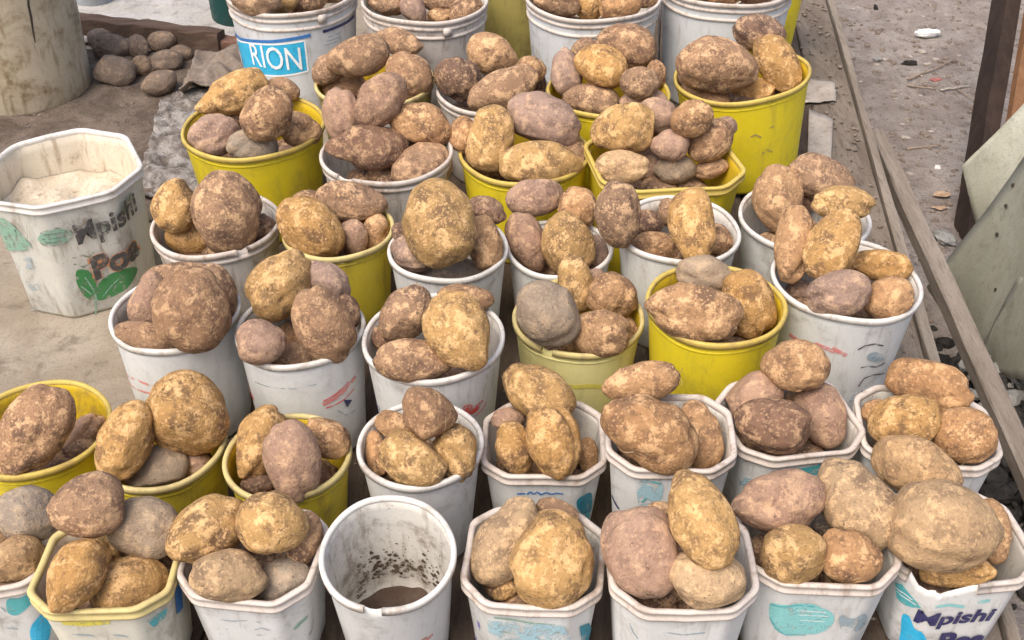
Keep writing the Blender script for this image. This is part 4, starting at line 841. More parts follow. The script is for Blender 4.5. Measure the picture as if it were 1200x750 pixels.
    ('R30', -0.4935, 1.5431, 0.7489, 0.0559, 0.034, 0.0324, (0.7856, 0.2622, 0.2798, -0.4857), 'B', 0, 174798, 'brown long potato, upper right of the white tub beside the bare board'),
    ('R30', -0.5694, 1.5988, 0.7478, 0.0654, 0.0261, 0.0245, (0.87, 0.4599, 0.1328, 0.1183), 'B', 0, 621531, 'brown long potato, top of the white tub beside the bare board'),
    ('R31', -0.3831, 1.5316, 0.7804, 0.0653, 0.0502, 0.0522, (0.7527, 0.3948, -0.0826, 0.5204), 'Y', 1, 68971, 'big golden tan oval potato, top of the tub with bold red slashes'),
    ('R31', -0.2987, 1.4329, 0.7689, 0.0677, 0.0463, 0.0414, (0.734, 0.4104, 0.4103, -0.3529), 'B', 0, 843845, 'largest brown oval potato, right side of the tub with bold red slashes'),
    ('R31', -0.3928, 1.4053, 0.7579, 0.0391, 0.0369, 0.0339, (0.8807, 0.4285, 0.1815, 0.0883), 'P', 0, 887920, 'pinkish grey round potato, lower left of the tub with bold red slashes'),
    ('R31', -0.3083, 1.5548, 0.7689, 0.0461, 0.0318, 0.0327, (0.7555, 0.4425, 0.4053, -0.263), 'P', 0, 749180, 'pinkish grey oval potato, upper right of the tub with bold red slashes'),
    ('R31', -0.3563, 1.4437, 0.6923, 0.045, 0.028, 0.0266, (0.8724, 0.4101, 0.1893, 0.1867), 'B', 0, 499856, 'brown long potato, front of the tub with bold red slashes'),
    ('R31', -0.3711, 1.5226, 0.6855, 0.0238, 0.0215, 0.0202, (0.8777, 0.4314, 0.1873, 0.092), 'B', 0, 640537, 'smallest brown round potato, middle of the tub with bold red slashes'),
    ('R31', -0.2715, 1.5064, 0.7427, 0.0297, 0.021, 0.0203, (0.7143, 0.3768, 0.3814, -0.4499), 'D', 0, 297948, 'small dark brown oval potato, upper right of the tub with bold red slashes'),
    ('R32', -0.0822, 1.3851, 0.7939, 0.0675, 0.0508, 0.0479, (0.7885, 0.359, 0.2171, -0.4497), 'Y', 0, 568216, 'largest golden tan oval potato, right side of the tub with a red leaf mark'),
    ('R32', -0.173, 1.4661, 0.7655, 0.0534, 0.0389, 0.0404, (0.7631, 0.4847, -0.2847, 0.3189), 'B', 0, 449617, 'big brown oval potato, upper left of the tub with a red leaf mark'),
    ('R32', -0.1529, 1.3627, 0.7532, 0.0631, 0.0353, 0.034, (0.8972, 0.4276, 0.1106, 0.0043), 'B', 0, 629521, 'big brown long potato, front of the tub with a red leaf mark'),
    ('R32', -0.0819, 1.4134, 0.6849, 0.0312, 0.0164, 0.015, (0.8992, 0.4218, 0.1057, 0.0496), 'P', 0, 925489, 'small pinkish grey long potato, lower right of the tub with a red leaf mark'),
    ('R32', -0.0764, 1.518, 0.7611, 0.0483, 0.023, 0.0226, (0.8872, 0.4544, 0.0791, -0.0085), 'B', 0, 914858, 'brown long potato, upper right of the tub with a red leaf mark'),
    ('R32', -0.2107, 1.4669, 0.7142, 0.025, 0.0187, 0.019, (0.7888, 0.3547, 0.2655, -0.426), 'D', 0, 721127, 'smallest dark brown oval potato, left side of the tub with a red leaf mark'),
    ('R33', 0.0598, 1.4873, 0.7506, 0.0615, 0.0519, 0.0465, (0.8506, 0.4543, 0.1702, -0.2029), 'G', 0, 619353, 'largest dusty grey oval potato, left side of the pale yellow tub'),
    ('R33', 0.1759, 1.5926, 0.7119, 0.0453, 0.0417, 0.0371, (0.879, 0.4647, 0.0958, -0.0477), 'O', 0, 7097, 'big orange tan round potato, upper right of the pale yellow tub'),
    ('R33', 0.1461, 1.4913, 0.7075, 0.0506, 0.04, 0.0361, (0.8957, 0.4419, -0.0005, -0.0487), 'O', 0, 878430, 'big orange tan oval potato, front of the pale yellow tub'),
    ('R33', 0.1129, 1.6347, 0.7051, 0.0531, 0.0313, 0.0308, (0.6211, 0.4532, 0.3763, -0.5169), 'Y', 0, 317555, 'golden tan long potato, top of the pale yellow tub'),
    ('R33', 0.1954, 1.5734, 0.6527, 0.0317, 0.0244, 0.0249, (0.7235, 0.4779, 0.3053, -0.3937), 'B', 0, 260614, 'small brown oval potato, right side of the pale yellow tub'),
    ('R33', 0.1052, 1.536, 0.6404, 0.0226, 0.0153, 0.0158, (0.7287, 0.4616, 0.326, -0.3869), 'Y', 0, 429710, 'small golden tan oval potato, front of the pale yellow tub'),
    ('R33', 0.1475, 1.662, 0.7037, 0.0206, 0.0158, 0.0149, (0.8843, 0.462, 0.0605, 0.0316), 'P', 0, 548562, 'smallest pinkish grey oval potato, top of the pale yellow tub'),
    ('R34', 0.2902, 1.4604, 0.7727, 0.0807, 0.0468, 0.0424, (0.8749, 0.4662, 0.0814, -0.1027), 'O', 0, 213227, 'largest orange tan long potato, front of the clean bright yellow tub'),
    ('R34', 0.3936, 1.5292, 0.738, 0.0614, 0.0466, 0.0466, (0.669, 0.4911, 0.2769, -0.4844), 'Y', 0, 517866, 'golden tan oval potato, right side of the clean bright yellow tub'),
    ('R34', 0.3327, 1.5946, 0.7525, 0.0542, 0.0358, 0.0334, (0.8651, 0.4834, 0.0956, -0.094), 'G', 0, 670600, 'smallest dusty grey oval potato, top of the clean bright yellow tub'),
    ('R35', 0.5442, 1.6122, 0.805, 0.0677, 0.0451, 0.0408, (0.8207, 0.3024, -0.2484, 0.4163), 'Y', 0, 885265, 'largest golden tan oval potato, top of the big tub with pink smear'),
    ('R35', 0.6023, 1.7763, 0.7865, 0.0566, 0.0335, 0.0332, (0.8617, 0.495, -0.0687, -0.088), 'Y', 0, 82397, 'golden tan long potato, top of the big tub with pink smear'),
    ('R35', 0.4907, 1.6514, 0.7788, 0.069, 0.0352, 0.0333, (0.5684, 0.3396, 0.2296, -0.7134), 'O', 0, 907810, 'big orange tan long potato, upper left of the big tub with pink smear'),
    ('R35', 0.5374, 1.5165, 0.7697, 0.0541, 0.0407, 0.0392, (0.8944, 0.4452, -0.0238, 0.035), 'P', 0, 827625, 'big pinkish grey oval potato, middle of the big tub with pink smear'),
    ('R35', 0.6217, 1.5198, 0.7587, 0.0433, 0.0357, 0.0334, (0.8414, 0.4093, -0.3318, 0.1206), 'O', 0, 159362, 'orange tan oval potato, lower right of the big tub with pink smear'),
    ('R35', 0.6356, 1.6479, 0.7386, 0.0662, 0.0289, 0.0261, (0.8488, 0.4508, -0.2207, -0.1661), 'Y', 1, 332731, 'golden tan long potato, right side of the big tub with pink smear'),
    ('R35', 0.5127, 1.64, 0.6905, 0.0276, 0.0203, 0.0183, (0.8592, 0.4426, -0.2284, -0.1176), 'P', 0, 836801, 'small pinkish grey oval potato, left side of the big tub with pink smear'),
    ('R35', 0.5947, 1.5662, 0.6853, 0.0241, 0.0153, 0.0136, (0.8796, 0.4398, -0.162, -0.081), 'O', 0, 487553, 'smallest orange tan long potato, front of the big tub with pink smear'),
    ('R40', -0.5258, 1.7827, 0.7578, 0.0844, 0.0618, 0.0566, (0.5985, 0.374, 0.5173, -0.484), 'B', 0, 8068, 'largest brown oval potato, middle of the double-rimmed tub by the green-leaf one'),
    ('R40', -0.6372, 1.8356, 0.7412, 0.0525, 0.043, 0.0436, (0.7686, 0.1946, 0.2718, -0.5454), 'Y', 0, 596298, 'big golden tan oval potato, upper left of the double-rimmed tub by the green-leaf one'),
    ('R40', -0.6212, 1.8366, 0.6707, 0.0464, 0.0317, 0.0325, (0.8754, 0.4606, 0.1456, -0.0188), 'Y', 0, 805291, 'big golden tan oval potato, lower left of the double-rimmed tub by the green-leaf one'),
    ('R40', -0.5003, 1.8515, 0.7428, 0.0344, 0.0264, 0.0255, (0.8184, 0.3105, 0.2075, -0.4367), 'D', 0, 77913, 'dark brown oval potato, upper right of the double-rimmed tub by the green-leaf one'),
    ('R40', -0.4796, 1.8435, 0.6898, 0.0365, 0.0292, 0.0257, (0.7895, 0.3561, 0.2974, -0.4018), 'D', 0, 942229, 'dark brown oval potato, right side of the double-rimmed tub by the green-leaf one'),
    ('R40', -0.5055, 1.8452, 0.6565, 0.0249, 0.0197, 0.0179, (0.8792, 0.4765, 0.0025, 0.0014), 'P', 0, 948124, 'smallest pinkish grey oval potato, lower right of the double-rimmed tub by the green-leaf one'),
    ('R41', -0.3098, 1.8836, 0.7239, 0.0721, 0.0404, 0.0366, (0.8744, 0.4763, 0.0114, -0.0921), 'B', 0, 855519, 'big brown long potato, top of the narrow olive yellow tub'),
    ('R41', -0.374, 1.7865, 0.7287, 0.0707, 0.053, 0.0521, (0.8287, 0.4312, 0.2558, -0.2488), 'Y', 0, 211758, 'largest golden tan oval potato, left side of the narrow olive yellow tub'),
    ('R41', -0.3011, 1.8149, 0.6851, 0.037, 0.0289, 0.0276, (0.6258, 0.4095, 0.4609, -0.4777), 'P', 0, 428918, 'pinkish grey oval potato, front of the narrow olive yellow tub'),
    ('R41', -0.2623, 1.8445, 0.6767, 0.0417, 0.0269, 0.0266, (0.5102, 0.3725, 0.4921, -0.599), 'O', 0, 252699, 'orange tan oval potato, right side of the narrow olive yellow tub'),
    ('R41', -0.3983, 1.891, 0.7223, 0.0351, 0.0221, 0.0201, (0.8408, 0.4684, 0.0961, 0.2537), 'B', 0, 211155, 'smallest brown long potato, upper left of the narrow olive yellow tub'),
    ('R42', -0.1289, 1.6866, 0.8041, 0.079, 0.0643, 0.0569, (0.7298, 0.2447, 0.2012, -0.6058), 'Y', 0, 834601, 'largest golden tan oval potato, top of the tub under the huge tan potato'),
    ('R42', -0.1779, 1.7008, 0.7321, 0.0444, 0.0364, 0.0358, (0.8784, 0.4371, -0.0683, -0.1808), 'P', 0, 500901, 'pinkish grey oval potato, lower left of the tub under the huge tan potato'),
    ('R42', -0.048, 1.7223, 0.7338, 0.0563, 0.0321, 0.0307, (0.7212, 0.2554, 0.191, -0.615), 'O', 0, 646824, 'orange tan long potato, right side of the tub under the huge tan potato'),
    ('R42', -0.1106, 1.7169, 0.6792, 0.0631, 0.0279, 0.0267, (0.8826, 0.4642, 0.0654, 0.0344), 'G', 0, 158220, 'dusty grey long potato, front of the tub under the huge tan potato'),
    ('R42', -0.0446, 1.8138, 0.749, 0.0384, 0.026, 0.027, (0.842, 0.494, 0.1987, -0.0865), 'D', 0, 391417, 'small dark brown oval potato, upper right of the tub under the huge tan potato'),
    ('R42', -0.2025, 1.7645, 0.7301, 0.0239, 0.0187, 0.0183, (0.8052, 0.3204, 0.1469, -0.4768), 'D', 0, 696325, 'smallest dark brown oval potato, left side of the tub under the huge tan potato'),
    ('R43', 0.1025, 1.7609, 0.7079, 0.0622, 0.0505, 0.0491, (0.7168, 0.3954, 0.2461, -0.5189), 'Y', 0, 517308, 'largest golden tan oval potato, middle of the white tub behind the pale yellow one'),
    ('R43', 0.0463, 1.8982, 0.7256, 0.0595, 0.0369, 0.0364, (0.8686, 0.488, 0.043, 0.0743), 'P', 0, 128380, 'pinkish grey long potato, upper left of the white tub behind the pale yellow one'),
    ('R43', 0.1283, 1.865, 0.7251, 0.0413, 0.0376, 0.0382, (0.8083, 0.4393, 0.1125, -0.3755), 'O', 0, 888976, 'orange tan round potato, upper right of the white tub behind the pale yellow one'),
    ('R43', 0.0289, 1.793, 0.6912, 0.0605, 0.0358, 0.0366, (0.6864, 0.4442, 0.3427, -0.4627), 'P', 0, 710946, 'pinkish grey long potato, left side of the white tub behind the pale yellow one'),
    ('R43', 0.1541, 1.7931, 0.6701, 0.0361, 0.0288, 0.0282, (0.7613, 0.4071, 0.1764, -0.4728), 'P', 0, 993423, 'smallest pinkish grey oval potato, lower right of the white tub behind the pale yellow one'),
    ('R44', 0.1889, 1.7308, 0.7904, 0.0624, 0.0419, 0.0391, (0.5673, 0.4546, 0.3847, -0.5687), 'B', 0, 327465, 'big brown oval potato, upper left of the white tub behind the bright yellow one'),
    ('R44', 0.3204, 1.7174, 0.7755, 0.0708, 0.0419, 0.0377, (0.6537, 0.3575, 0.2112, -0.6327), 'Y', 0, 414466, 'largest golden tan long potato, middle of the white tub behind the bright yellow one'),
    ('R44', 0.2684, 1.7777, 0.6891, 0.0511, 0.0309, 0.0309, (0.8769, 0.4761, -0.0239, -0.0623), 'O', 0, 717863, 'big orange tan long potato, lower left of the white tub behind the bright yellow one'),
    ('R44', 0.2637, 1.8492, 0.6992, 0.0292, 0.0267, 0.0248, (0.8751, 0.4839, -0.0016, -0.0009), 'D', 0, 331135, 'dark brown round potato, left side of the white tub behind the bright yellow one'),
    ('R44', 0.3026, 1.8693, 0.7097, 0.0295, 0.022, 0.0208, (0.624, 0.4537, 0.3145, -0.5531), 'B', 0, 707506, 'smallest brown oval potato, top of the white tub behind the bright yellow one'),
    ('R44', 0.3872, 1.7933, 0.6964, 0.0342, 0.0262, 0.0238, (0.7015, 0.5192, 0.2803, -0.3997), 'B', 0, 848454, 'brown oval potato, lower right of the white tub behind the bright yellow one'),
    ('R45', 0.5158, 1.8968, 0.7239, 0.0693, 0.0504, 0.0494, (0.6988, 0.3661, 0.0892, -0.608), 'O', 0, 877221, 'largest orange tan oval potato, left side of the white tub before the tilted yellow bucket'),
    ('R45', 0.6028, 1.926, 0.7549, 0.0682, 0.0431, 0.0403, (0.8365, 0.5314, 0.1058, -0.0821), 'B', 0, 605055, 'brown oval potato, top of the white tub before the tilted yellow bucket'),
    ('R45', 0.5646, 1.9317, 0.6952, 0.0301, 0.0251, 0.0226, (0.8638, 0.4878, -0.1097, -0.062), 'D', 0, 731997, 'smallest dark brown oval potato, front of the white tub before the tilted yellow bucket'),
    ('R50', -0.4964, 2.0916, 0.8063, 0.0617, 0.0489, 0.044, (0.7372, 0.5635, -0.224, 0.2979), 'B', 0, 976324, 'big brown oval potato, top of the yellow tub before the cyan panel'),
    ('R50', -0.606, 2.2565, 0.7711, 0.0867, 0.0453, 0.0431, (0.8116, 0.5114, 0.0965, 0.2656), 'Y', 1, 945779, 'largest golden tan long potato, top of the yellow tub before the cyan panel'),
    ('R50', -0.5396, 2.0968, 0.7314, 0.0545, 0.0395, 0.036, (0.8391, 0.5024, 0.1528, 0.1422), 'G', 0, 955374, 'dusty grey oval potato, front of the yellow tub before the cyan panel'),
    ('R50', -0.6197, 2.1196, 0.7446, 0.0545, 0.0449, 0.0425, (0.8234, 0.54, -0.0544, 0.1654), 'P', 0, 969713, 'big pinkish grey oval potato, left side of the yellow tub before the cyan panel'),
    ('R50', -0.4494, 2.1613, 0.7352, 0.0484, 0.0376, 0.0378, (0.8477, 0.5085, 0.1507, -0.0104), 'O', 0, 633447, 'orange tan oval potato, right side of the yellow tub before the cyan panel'),
    ('R50', -0.4873, 2.2124, 0.6536, 0.0394, 0.0195, 0.0191, (0.8598, 0.5105, 0.0105, 0.0062), 'P', 0, 946422, 'smallest pinkish grey long potato, lower right of the yellow tub before the cyan panel'),
    ('R50', -0.5074, 2.3183, 0.7549, 0.0398, 0.0253, 0.0246, (0.8174, 0.5156, 0.2529, -0.0457), 'B', 0, 343482, 'small brown long potato, upper right of the yellow tub before the cyan panel'),
    ('R50', -0.6023, 2.2653, 0.7068, 0.0342, 0.028, 0.0248, (0.824, 0.5052, 0.2187, 0.1341), 'D', 0, 693606, 'small dark brown oval potato, middle of the yellow tub before the cyan panel'),
    ('R51', -0.2712, 2.1283, 0.8195, 0.0678, 0.0468, 0.0415, (0.7287, 0.563, -0.2971, 0.2525), 'P', 0, 135795, 'big pinkish grey oval potato, top of the stained tub of purplish potatoes'),
    ('R51', -0.1874, 2.1303, 0.7656, 0.0686, 0.0448, 0.045, (0.848, 0.5122, 0.1023, -0.0904), 'O', 0, 4007, 'big orange tan oval potato, upper right of the stained tub of purplish potatoes'),
    ('R51', -0.1864, 2.0617, 0.6993, 0.0661, 0.0524, 0.0483, (0.8482, 0.4843, 0.0214, 0.2134), 'B', 0, 385713, 'big brown oval potato, lower right of the stained tub of purplish potatoes'),
    ('R51', -0.2985, 2.0758, 0.7404, 0.087, 0.0469, 0.0483, (0.8472, 0.507, 0.1534, 0.0408), 'D', 1, 553177, 'largest dark brown long potato, middle of the stained tub of purplish potatoes'),
    ('R51', -0.3567, 2.1531, 0.7757, 0.0571, 0.0398, 0.0365, (0.7085, 0.3612, 0.3455, -0.4982), 'P', 0, 379861, 'pinkish grey oval potato, upper left of the stained tub of purplish potatoes'),
    ('R51', -0.2673, 2.0836, 0.6687, 0.04, 0.0213, 0.0202, (0.8649, 0.5018, 0.01, 0.0058), 'B', 0, 390577, 'small brown long potato, front of the stained tub of purplish potatoes'),
    ('R51', -0.2399, 2.1276, 0.7093, 0.0358, 0.0241, 0.0225, (0.5557, 0.4195, 0.4843, -0.5298), 'D', 0, 264505, 'smallest dark brown oval potato, middle of the stained tub of purplish potatoes'),
    ('R51', -0.1935, 2.1467, 0.6986, 0.0352, 0.0243, 0.0231, (0.8543, 0.5092, 0.09, 0.0537), 'D', 0, 932459, 'smallest dark brown oval potato, right side of the stained tub of purplish potatoes'),
    ('R52', 0.068, 2.1421, 0.7707, 0.0833, 0.0516, 0.0506, (0.8374, 0.5183, 0.0869, -0.1504), 'P', 0, 587285, 'big pinkish grey long potato, top of the yellow tub under the pinkish potato'),
    ('R52', -0.0439, 2.087, 0.7561, 0.0716, 0.0482, 0.0457, (0.6155, 0.2069, 0.2979, -0.6997), 'Y', 0, 210727, 'big golden tan oval potato, upper left of the yellow tub under the pinkish potato'),
    ('R52', 0.058, 2.024, 0.7286, 0.0871, 0.0488, 0.0454, (0.8585, 0.4959, 0.0849, 0.0998), 'Y', 0, 846756, 'largest golden tan long potato, front of the yellow tub under the pinkish potato'),
    ('R52', 0.1253, 2.1169, 0.6984, 0.0437, 0.0347, 0.0308, (0.7634, 0.3837, 0.1214, -0.5052), 'B', 0, 971704, 'brown oval potato, right side of the yellow tub under the pinkish potato'),
    ('R52', -0.1018, 2.1214, 0.746, 0.0408, 0.0291, 0.0259, (0.6639, 0.2565, 0.28, -0.6442), 'O', 0, 297602, 'orange tan oval potato, upper left of the yellow tub under the pinkish potato'),
    ('R52', -0.0719, 2.1213, 0.6866, 0.0362, 0.0241, 0.0226, (0.8453, 0.4985, 0.1658, 0.0978), 'P', 0, 214362, 'small pinkish grey oval potato, left side of the yellow tub under the pinkish potato'),
    ('R52', -0.0461, 2.1189, 0.6499, 0.0276, 0.0189, 0.0179, (0.858, 0.498, -0.1089, -0.0632), 'Y', 0, 779173, 'smallest golden tan oval potato, lower left of the yellow tub under the pinkish potato'),
    ('R53', 0.2273, 2.0813, 0.7774, 0.0689, 0.053, 0.0527, (0.8394, 0.5135, -0.1715, 0.0485), 'Y', 0, 985400, 'largest golden tan oval potato, upper left of the eight-sided yellow tub'),
    ('R53', 0.3595, 2.0509, 0.8168, 0.0443, 0.038, 0.0363, (0.8344, 0.4835, -0.186, 0.1883), 'O', 0, 546737, 'big orange tan round potato, upper right of the eight-sided yellow tub'),
    ('R53', 0.4046, 2.0727, 0.7567, 0.052, 0.0415, 0.04, (0.8179, 0.4314, -0.2242, 0.3078), 'B', 0, 713445, 'big brown oval potato, right side of the eight-sided yellow tub'),
    ('R53', 0.2195, 1.9862, 0.744, 0.0544, 0.0353, 0.0332, (0.8585, 0.5019, -0.1041, -0.0103), 'T', 0, 63772, 'big pale tan oval potato, left side of the eight-sided yellow tub'),
    ('R53', 0.3199, 2.0515, 0.759, 0.0403, 0.0334, 0.0339, (0.8401, 0.5027, -0.1748, -0.1046), 'P', 0, 287143, 'higher pinkish grey oval potato, middle of the eight-sided yellow tub'),
    ('R53', 0.3349, 2.0529, 0.7033, 0.0445, 0.0313, 0.0291, (0.8647, 0.4996, -0.0453, 0.0237), 'G', 0, 531963, 'dusty grey oval potato, front of the eight-sided yellow tub'),
    ('R53', 0.2906, 2.093, 0.6892, 0.0408, 0.0292, 0.03, (0.5869, 0.5061, 0.3823, -0.5031), 'P', 0, 342875, 'lower pinkish grey oval potato, middle of the eight-sided yellow tub'),
    ('R53', 0.4083, 2.0567, 0.7004, 0.0393, 0.0209, 0.0206, (0.8626, 0.4937, -0.1034, 0.04), 'B', 0, 913787, 'small brown long potato, lower right of the eight-sided yellow tub'),
    ('R53', 0.3001, 2.1541, 0.7713, 0.0451, 0.0398, 0.0363, (0.8505, 0.5231, -0.0472, -0.029), 'P', 0, 710142, 'big pinkish grey round potato, top of the eight-sided yellow tub'),
    ('R53', 0.4452, 2.1291, 0.7604, 0.0238, 0.0211, 0.0218, (0.8443, 0.5142, -0.1287, -0.0784), 'P', 0, 194727, 'smallest pinkish grey round potato, upper right of the eight-sided yellow tub'),
    ('R53', 0.1876, 2.0597, 0.678, 0.0322, 0.0158, 0.0153, (0.5564, 0.4463, 0.3961, -0.5782), 'T', 0, 183158, 'smallest pale tan long potato, lower left of the eight-sided yellow tub'),
    ('R54', 0.4587, 2.3582, 0.7919, 0.0973, 0.0621, 0.061, (0.8201, 0.557, 0.1304, -0.0157), 'B', 0, 407619, 'largest brown oval potato, left side of the tilted yellow bucket'),
    ('R54', 0.6097, 2.4325, 0.7628, 0.0752, 0.0451, 0.0466, (0.7082, 0.4624, 0.115, -0.521), 'Y', 0, 488938, 'big golden tan long potato, upper right of the tilted yellow bucket'),
    ('R54', 0.5796, 2.5334, 0.7946, 0.0652, 0.0447, 0.0409, (0.7903, 0.5843, 0.1583, -0.0947), 'D', 0, 518530, 'big dark brown oval potato, top of the tilted yellow bucket'),
    ('R54', 0.5594, 2.4088, 0.7034, 0.051, 0.0337, 0.0333, (0.8181, 0.517, -0.2331, -0.0951), 'Y', 0, 250928, 'golden tan oval potato, front of the tilted yellow bucket'),
    ('R54', 0.438, 2.3698, 0.712, 0.0609, 0.0318, 0.0306, (0.8304, 0.5259, -0.0407, -0.1795), 'B', 0, 338116, 'brown long potato, lower left of the tilted yellow bucket'),
    ('R54', 0.403, 2.4196, 0.738, 0.0326, 0.0233, 0.0242, (0.7313, 0.4264, 0.1118, -0.5205), 'P', 0, 875125, 'smallest pinkish grey oval potato, left side of the tilted yellow bucket'),
    ('R60', -0.3483, 2.4185, 0.7848, 0.0773, 0.0461, 0.044, (0.8147, 0.5118, 0.0825, 0.2599), 'B', 0, 585914, 'largest brown long potato, top of the olive tub before the ringed pail'),
    ('R60', -0.2692, 2.565, 0.757, 0.058, 0.0333, 0.0309, (0.8333, 0.5249, 0.0792, -0.1544), 'B', 0, 193094, 'brown long potato, upper right of the olive tub before the ringed pail'),
    ('R60', -0.2334, 2.4084, 0.7477, 0.0591, 0.0493, 0.0491, (0.7825, 0.369, 0.1635, -0.4742), 'B', 0, 987208, 'big brown oval potato, right side of the olive tub before the ringed pail'),
    ('R60', -0.426, 2.4282, 0.7499, 0.0412, 0.0321, 0.0326, (0.756, 0.5611, -0.2043, 0.2682), 'B', 0, 37968, 'smallest brown oval potato, left side of the olive tub before the ringed pail'),
    ('R60', -0.393, 2.4509, 0.6981, 0.0594, 0.0356, 0.0346, (0.8436, 0.5257, 0.1029, -0.0377), 'B', 0, 482148, 'brown long potato, lower left of the olive tub before the ringed pail'),
    ('R61', -0.0457, 2.5208, 0.7462, 0.0645, 0.048, 0.0445, (0.8328, 0.5378, 0.0598, -0.1168), 'O', 0, 760032, 'big orange tan oval potato, top of the stained tub before the olive drum'),
    ('R61', -0.1247, 2.4001, 0.7387, 0.0537, 0.0507, 0.0526, (0.8336, 0.5306, -0.1297, -0.0826), 'D', 0, 933428, 'big dark brown round potato, left side of the stained tub before the olive drum'),
    ('R61', -0.0198, 2.341, 0.7403, 0.089, 0.0469, 0.0445, (0.8328, 0.4829, 0.0269, 0.2693), 'B', 0, 253010, 'largest brown long potato, front of the stained tub before the olive drum'),
    ('R61', 0.0448, 2.4124, 0.7569, 0.035, 0.0319, 0.0325, (0.8302, 0.5329, 0.1378, 0.0884), 'O', 0, 10112, 'small orange tan round potato, upper right of the stained tub before the olive drum'),
    ('R61', 0.0535, 2.4393, 0.7071, 0.0425, 0.0266, 0.0249, (0.5874, 0.4914, 0.4261, -0.4816), 'D', 0, 906911, 'small dark brown long potato, right side of the stained tub before the olive drum'),
    ('R61', -0.1098, 2.4337, 0.6506, 0.0389, 0.0209, 0.0193, (0.8491, 0.5262, 0.0402, 0.0249), 'P', 0, 803218, 'smallest pinkish grey long potato, lower left of the stained tub before the olive drum'),
    ('R62', 0.2613, 2.4606, 0.795, 0.0735, 0.0524, 0.0521, (0.8234, 0.5335, -0.0476, -0.1872), 'B', 0, 315335, 'largest brown oval potato, top of the hidden yellow tub at the back'),
    ('R62', 0.1987, 2.3634, 0.7888, 0.0629, 0.0481, 0.0497, (0.8254, 0.5167, -0.0304, -0.2256), 'Y', 0, 946043, 'big golden tan oval potato, top of the hidden yellow tub at the back'),
    ('R62', 0.2739, 2.2555, 0.7987, 0.0433, 0.0355, 0.0313, (0.81, 0.5306, -0.2497, -0.0048), 'B', 0, 924407, 'brown oval potato, right side of the hidden yellow tub at the back'),
    ('R62', 0.1772, 2.3397, 0.7182, 0.0685, 0.0371, 0.0376, (0.8393, 0.52, -0.1063, -0.1177), 'B', 0, 588325, 'big brown long potato, front of the hidden yellow tub at the back'),
    ('R62', 0.1226, 2.3884, 0.7611, 0.0574, 0.0373, 0.0347, (0.6371, 0.4252, 0.3308, -0.5513), 'P', 0, 64979, 'pinkish grey oval potato, left side of the hidden yellow tub at the back'),
    ('R62', 0.3259, 2.3781, 0.7628, 0.0316, 0.0229, 0.0214, (0.6026, 0.4795, 0.3435, -0.5375), 'B', 0, 308797, 'smallest brown oval potato, right side of the hidden yellow tub at the back'),
    ('R62', 0.2872, 2.2714, 0.7471, 0.0549, 0.0278, 0.0278, (0.828, 0.5159, -0.1862, -0.116), 'P', 0, 393713, 'pinkish grey long potato, lower right of the hidden yellow tub at the back'),
    ('R62', 0.1646, 2.4957, 0.7714, 0.0333, 0.0237, 0.0222, (0.7791, 0.546, -0.2828, 0.1221), 'B', 0, 63219, 'smallest brown oval potato, upper left of the hidden yellow tub at the back'),
    ('R70', -0.6246, 2.6812, 0.8159, 0.0607, 0.0418, 0.0417, (0.8116, 0.5503, 0.1943, 0.0272), 'B', 0, 594721, 'brown oval potato, lower left of the pail with the cyan panel'),
    ('R70', -0.5707, 2.7606, 0.784, 0.0362, 0.0311, 0.0303, (0.8253, 0.5641, -0.0197, -0.0135), 'Y', 0, 234678, 'smallest golden tan round potato, middle of the pail with the cyan panel'),
    ('R70', -0.5197, 2.8168, 0.7733, 0.057, 0.0438, 0.0403, (0.8014, 0.5418, 0.1055, 0.2305), 'B', 0, 986269, 'brown oval potato, middle of the pail with the cyan panel'),
    ('R70', -0.4718, 2.88, 0.7673, 0.0512, 0.0372, 0.0343, (0.7553, 0.5984, -0.2185, 0.1541), 'B', 0, 355391, 'brown oval potato, upper right of the pail with the cyan panel'),
    ('R70', -0.6208, 2.8538, 0.7818, 0.0669, 0.0466, 0.0474, (0.8226, 0.5686, 0.0043, 0.003), 'O', 0, 333906, 'largest orange tan oval potato, top of the pail with the cyan panel'),
    ('R71', -0.2485, 2.7498, 0.7667, 0.0426, 0.0319, 0.0317, (0.741, 0.3541, 0.2252, -0.5242), 'P', 0, 154374, 'pinkish grey oval potato, middle of the ringed pail with the lug'),
    ('R71', -0.3177, 2.7892, 0.775, 0.0559, 0.0386, 0.0375, (0.8286, 0.5263, 0.0255, -0.189), 'B', 0, 810879, 'largest brown oval potato, upper left of the ringed pail with the lug'),
    ('R71', -0.1199, 2.7593, 0.7572, 0.0491, 0.0353, 0.0341, (0.791, 0.4864, -0.0663, 0.3652), 'B', 0, 959597, 'brown oval potato, right side of the ringed pail with the lug'),
    ('R71', -0.18, 2.768, 0.7413, 0.0357, 0.0193, 0.0194, (0.8256, 0.5568, 0.076, 0.0512), 'O', 0, 179199, 'smallest orange tan long potato, front of the ringed pail with the lug'),
    ('R71', -0.1889, 2.8074, 0.7712, 0.0551, 0.0356, 0.036, (0.8222, 0.5609, 0.0842, -0.048), 'B', 0, 816789, 'brown oval potato, top of the ringed pail with the lug'),
    ('R72', 0.1106, 2.7313, 0.7974, 0.0629, 0.0378, 0.0354, (0.7915, 0.5739, 0.2101, -0.0111), 'B', 0, 11352, 'largest brown long potato, left side of the white pail beside the olive drum'),
    ('R72', 0.1921, 2.7596, 0.7718, 0.0452, 0.0352, 0.035, (0.5255, 0.4806, 0.4402, -0.5469), 'Y', 0, 688434, 'golden tan oval potato, middle of the white pail beside the olive drum'),
    ('R72', 0.2687, 2.6992, 0.7955, 0.0544, 0.0344, 0.0346, (0.829, 0.5447, 0.0287, 0.1231), 'O', 0, 390212, 'big orange tan oval potato, lower right of the white pail beside the olive drum'),
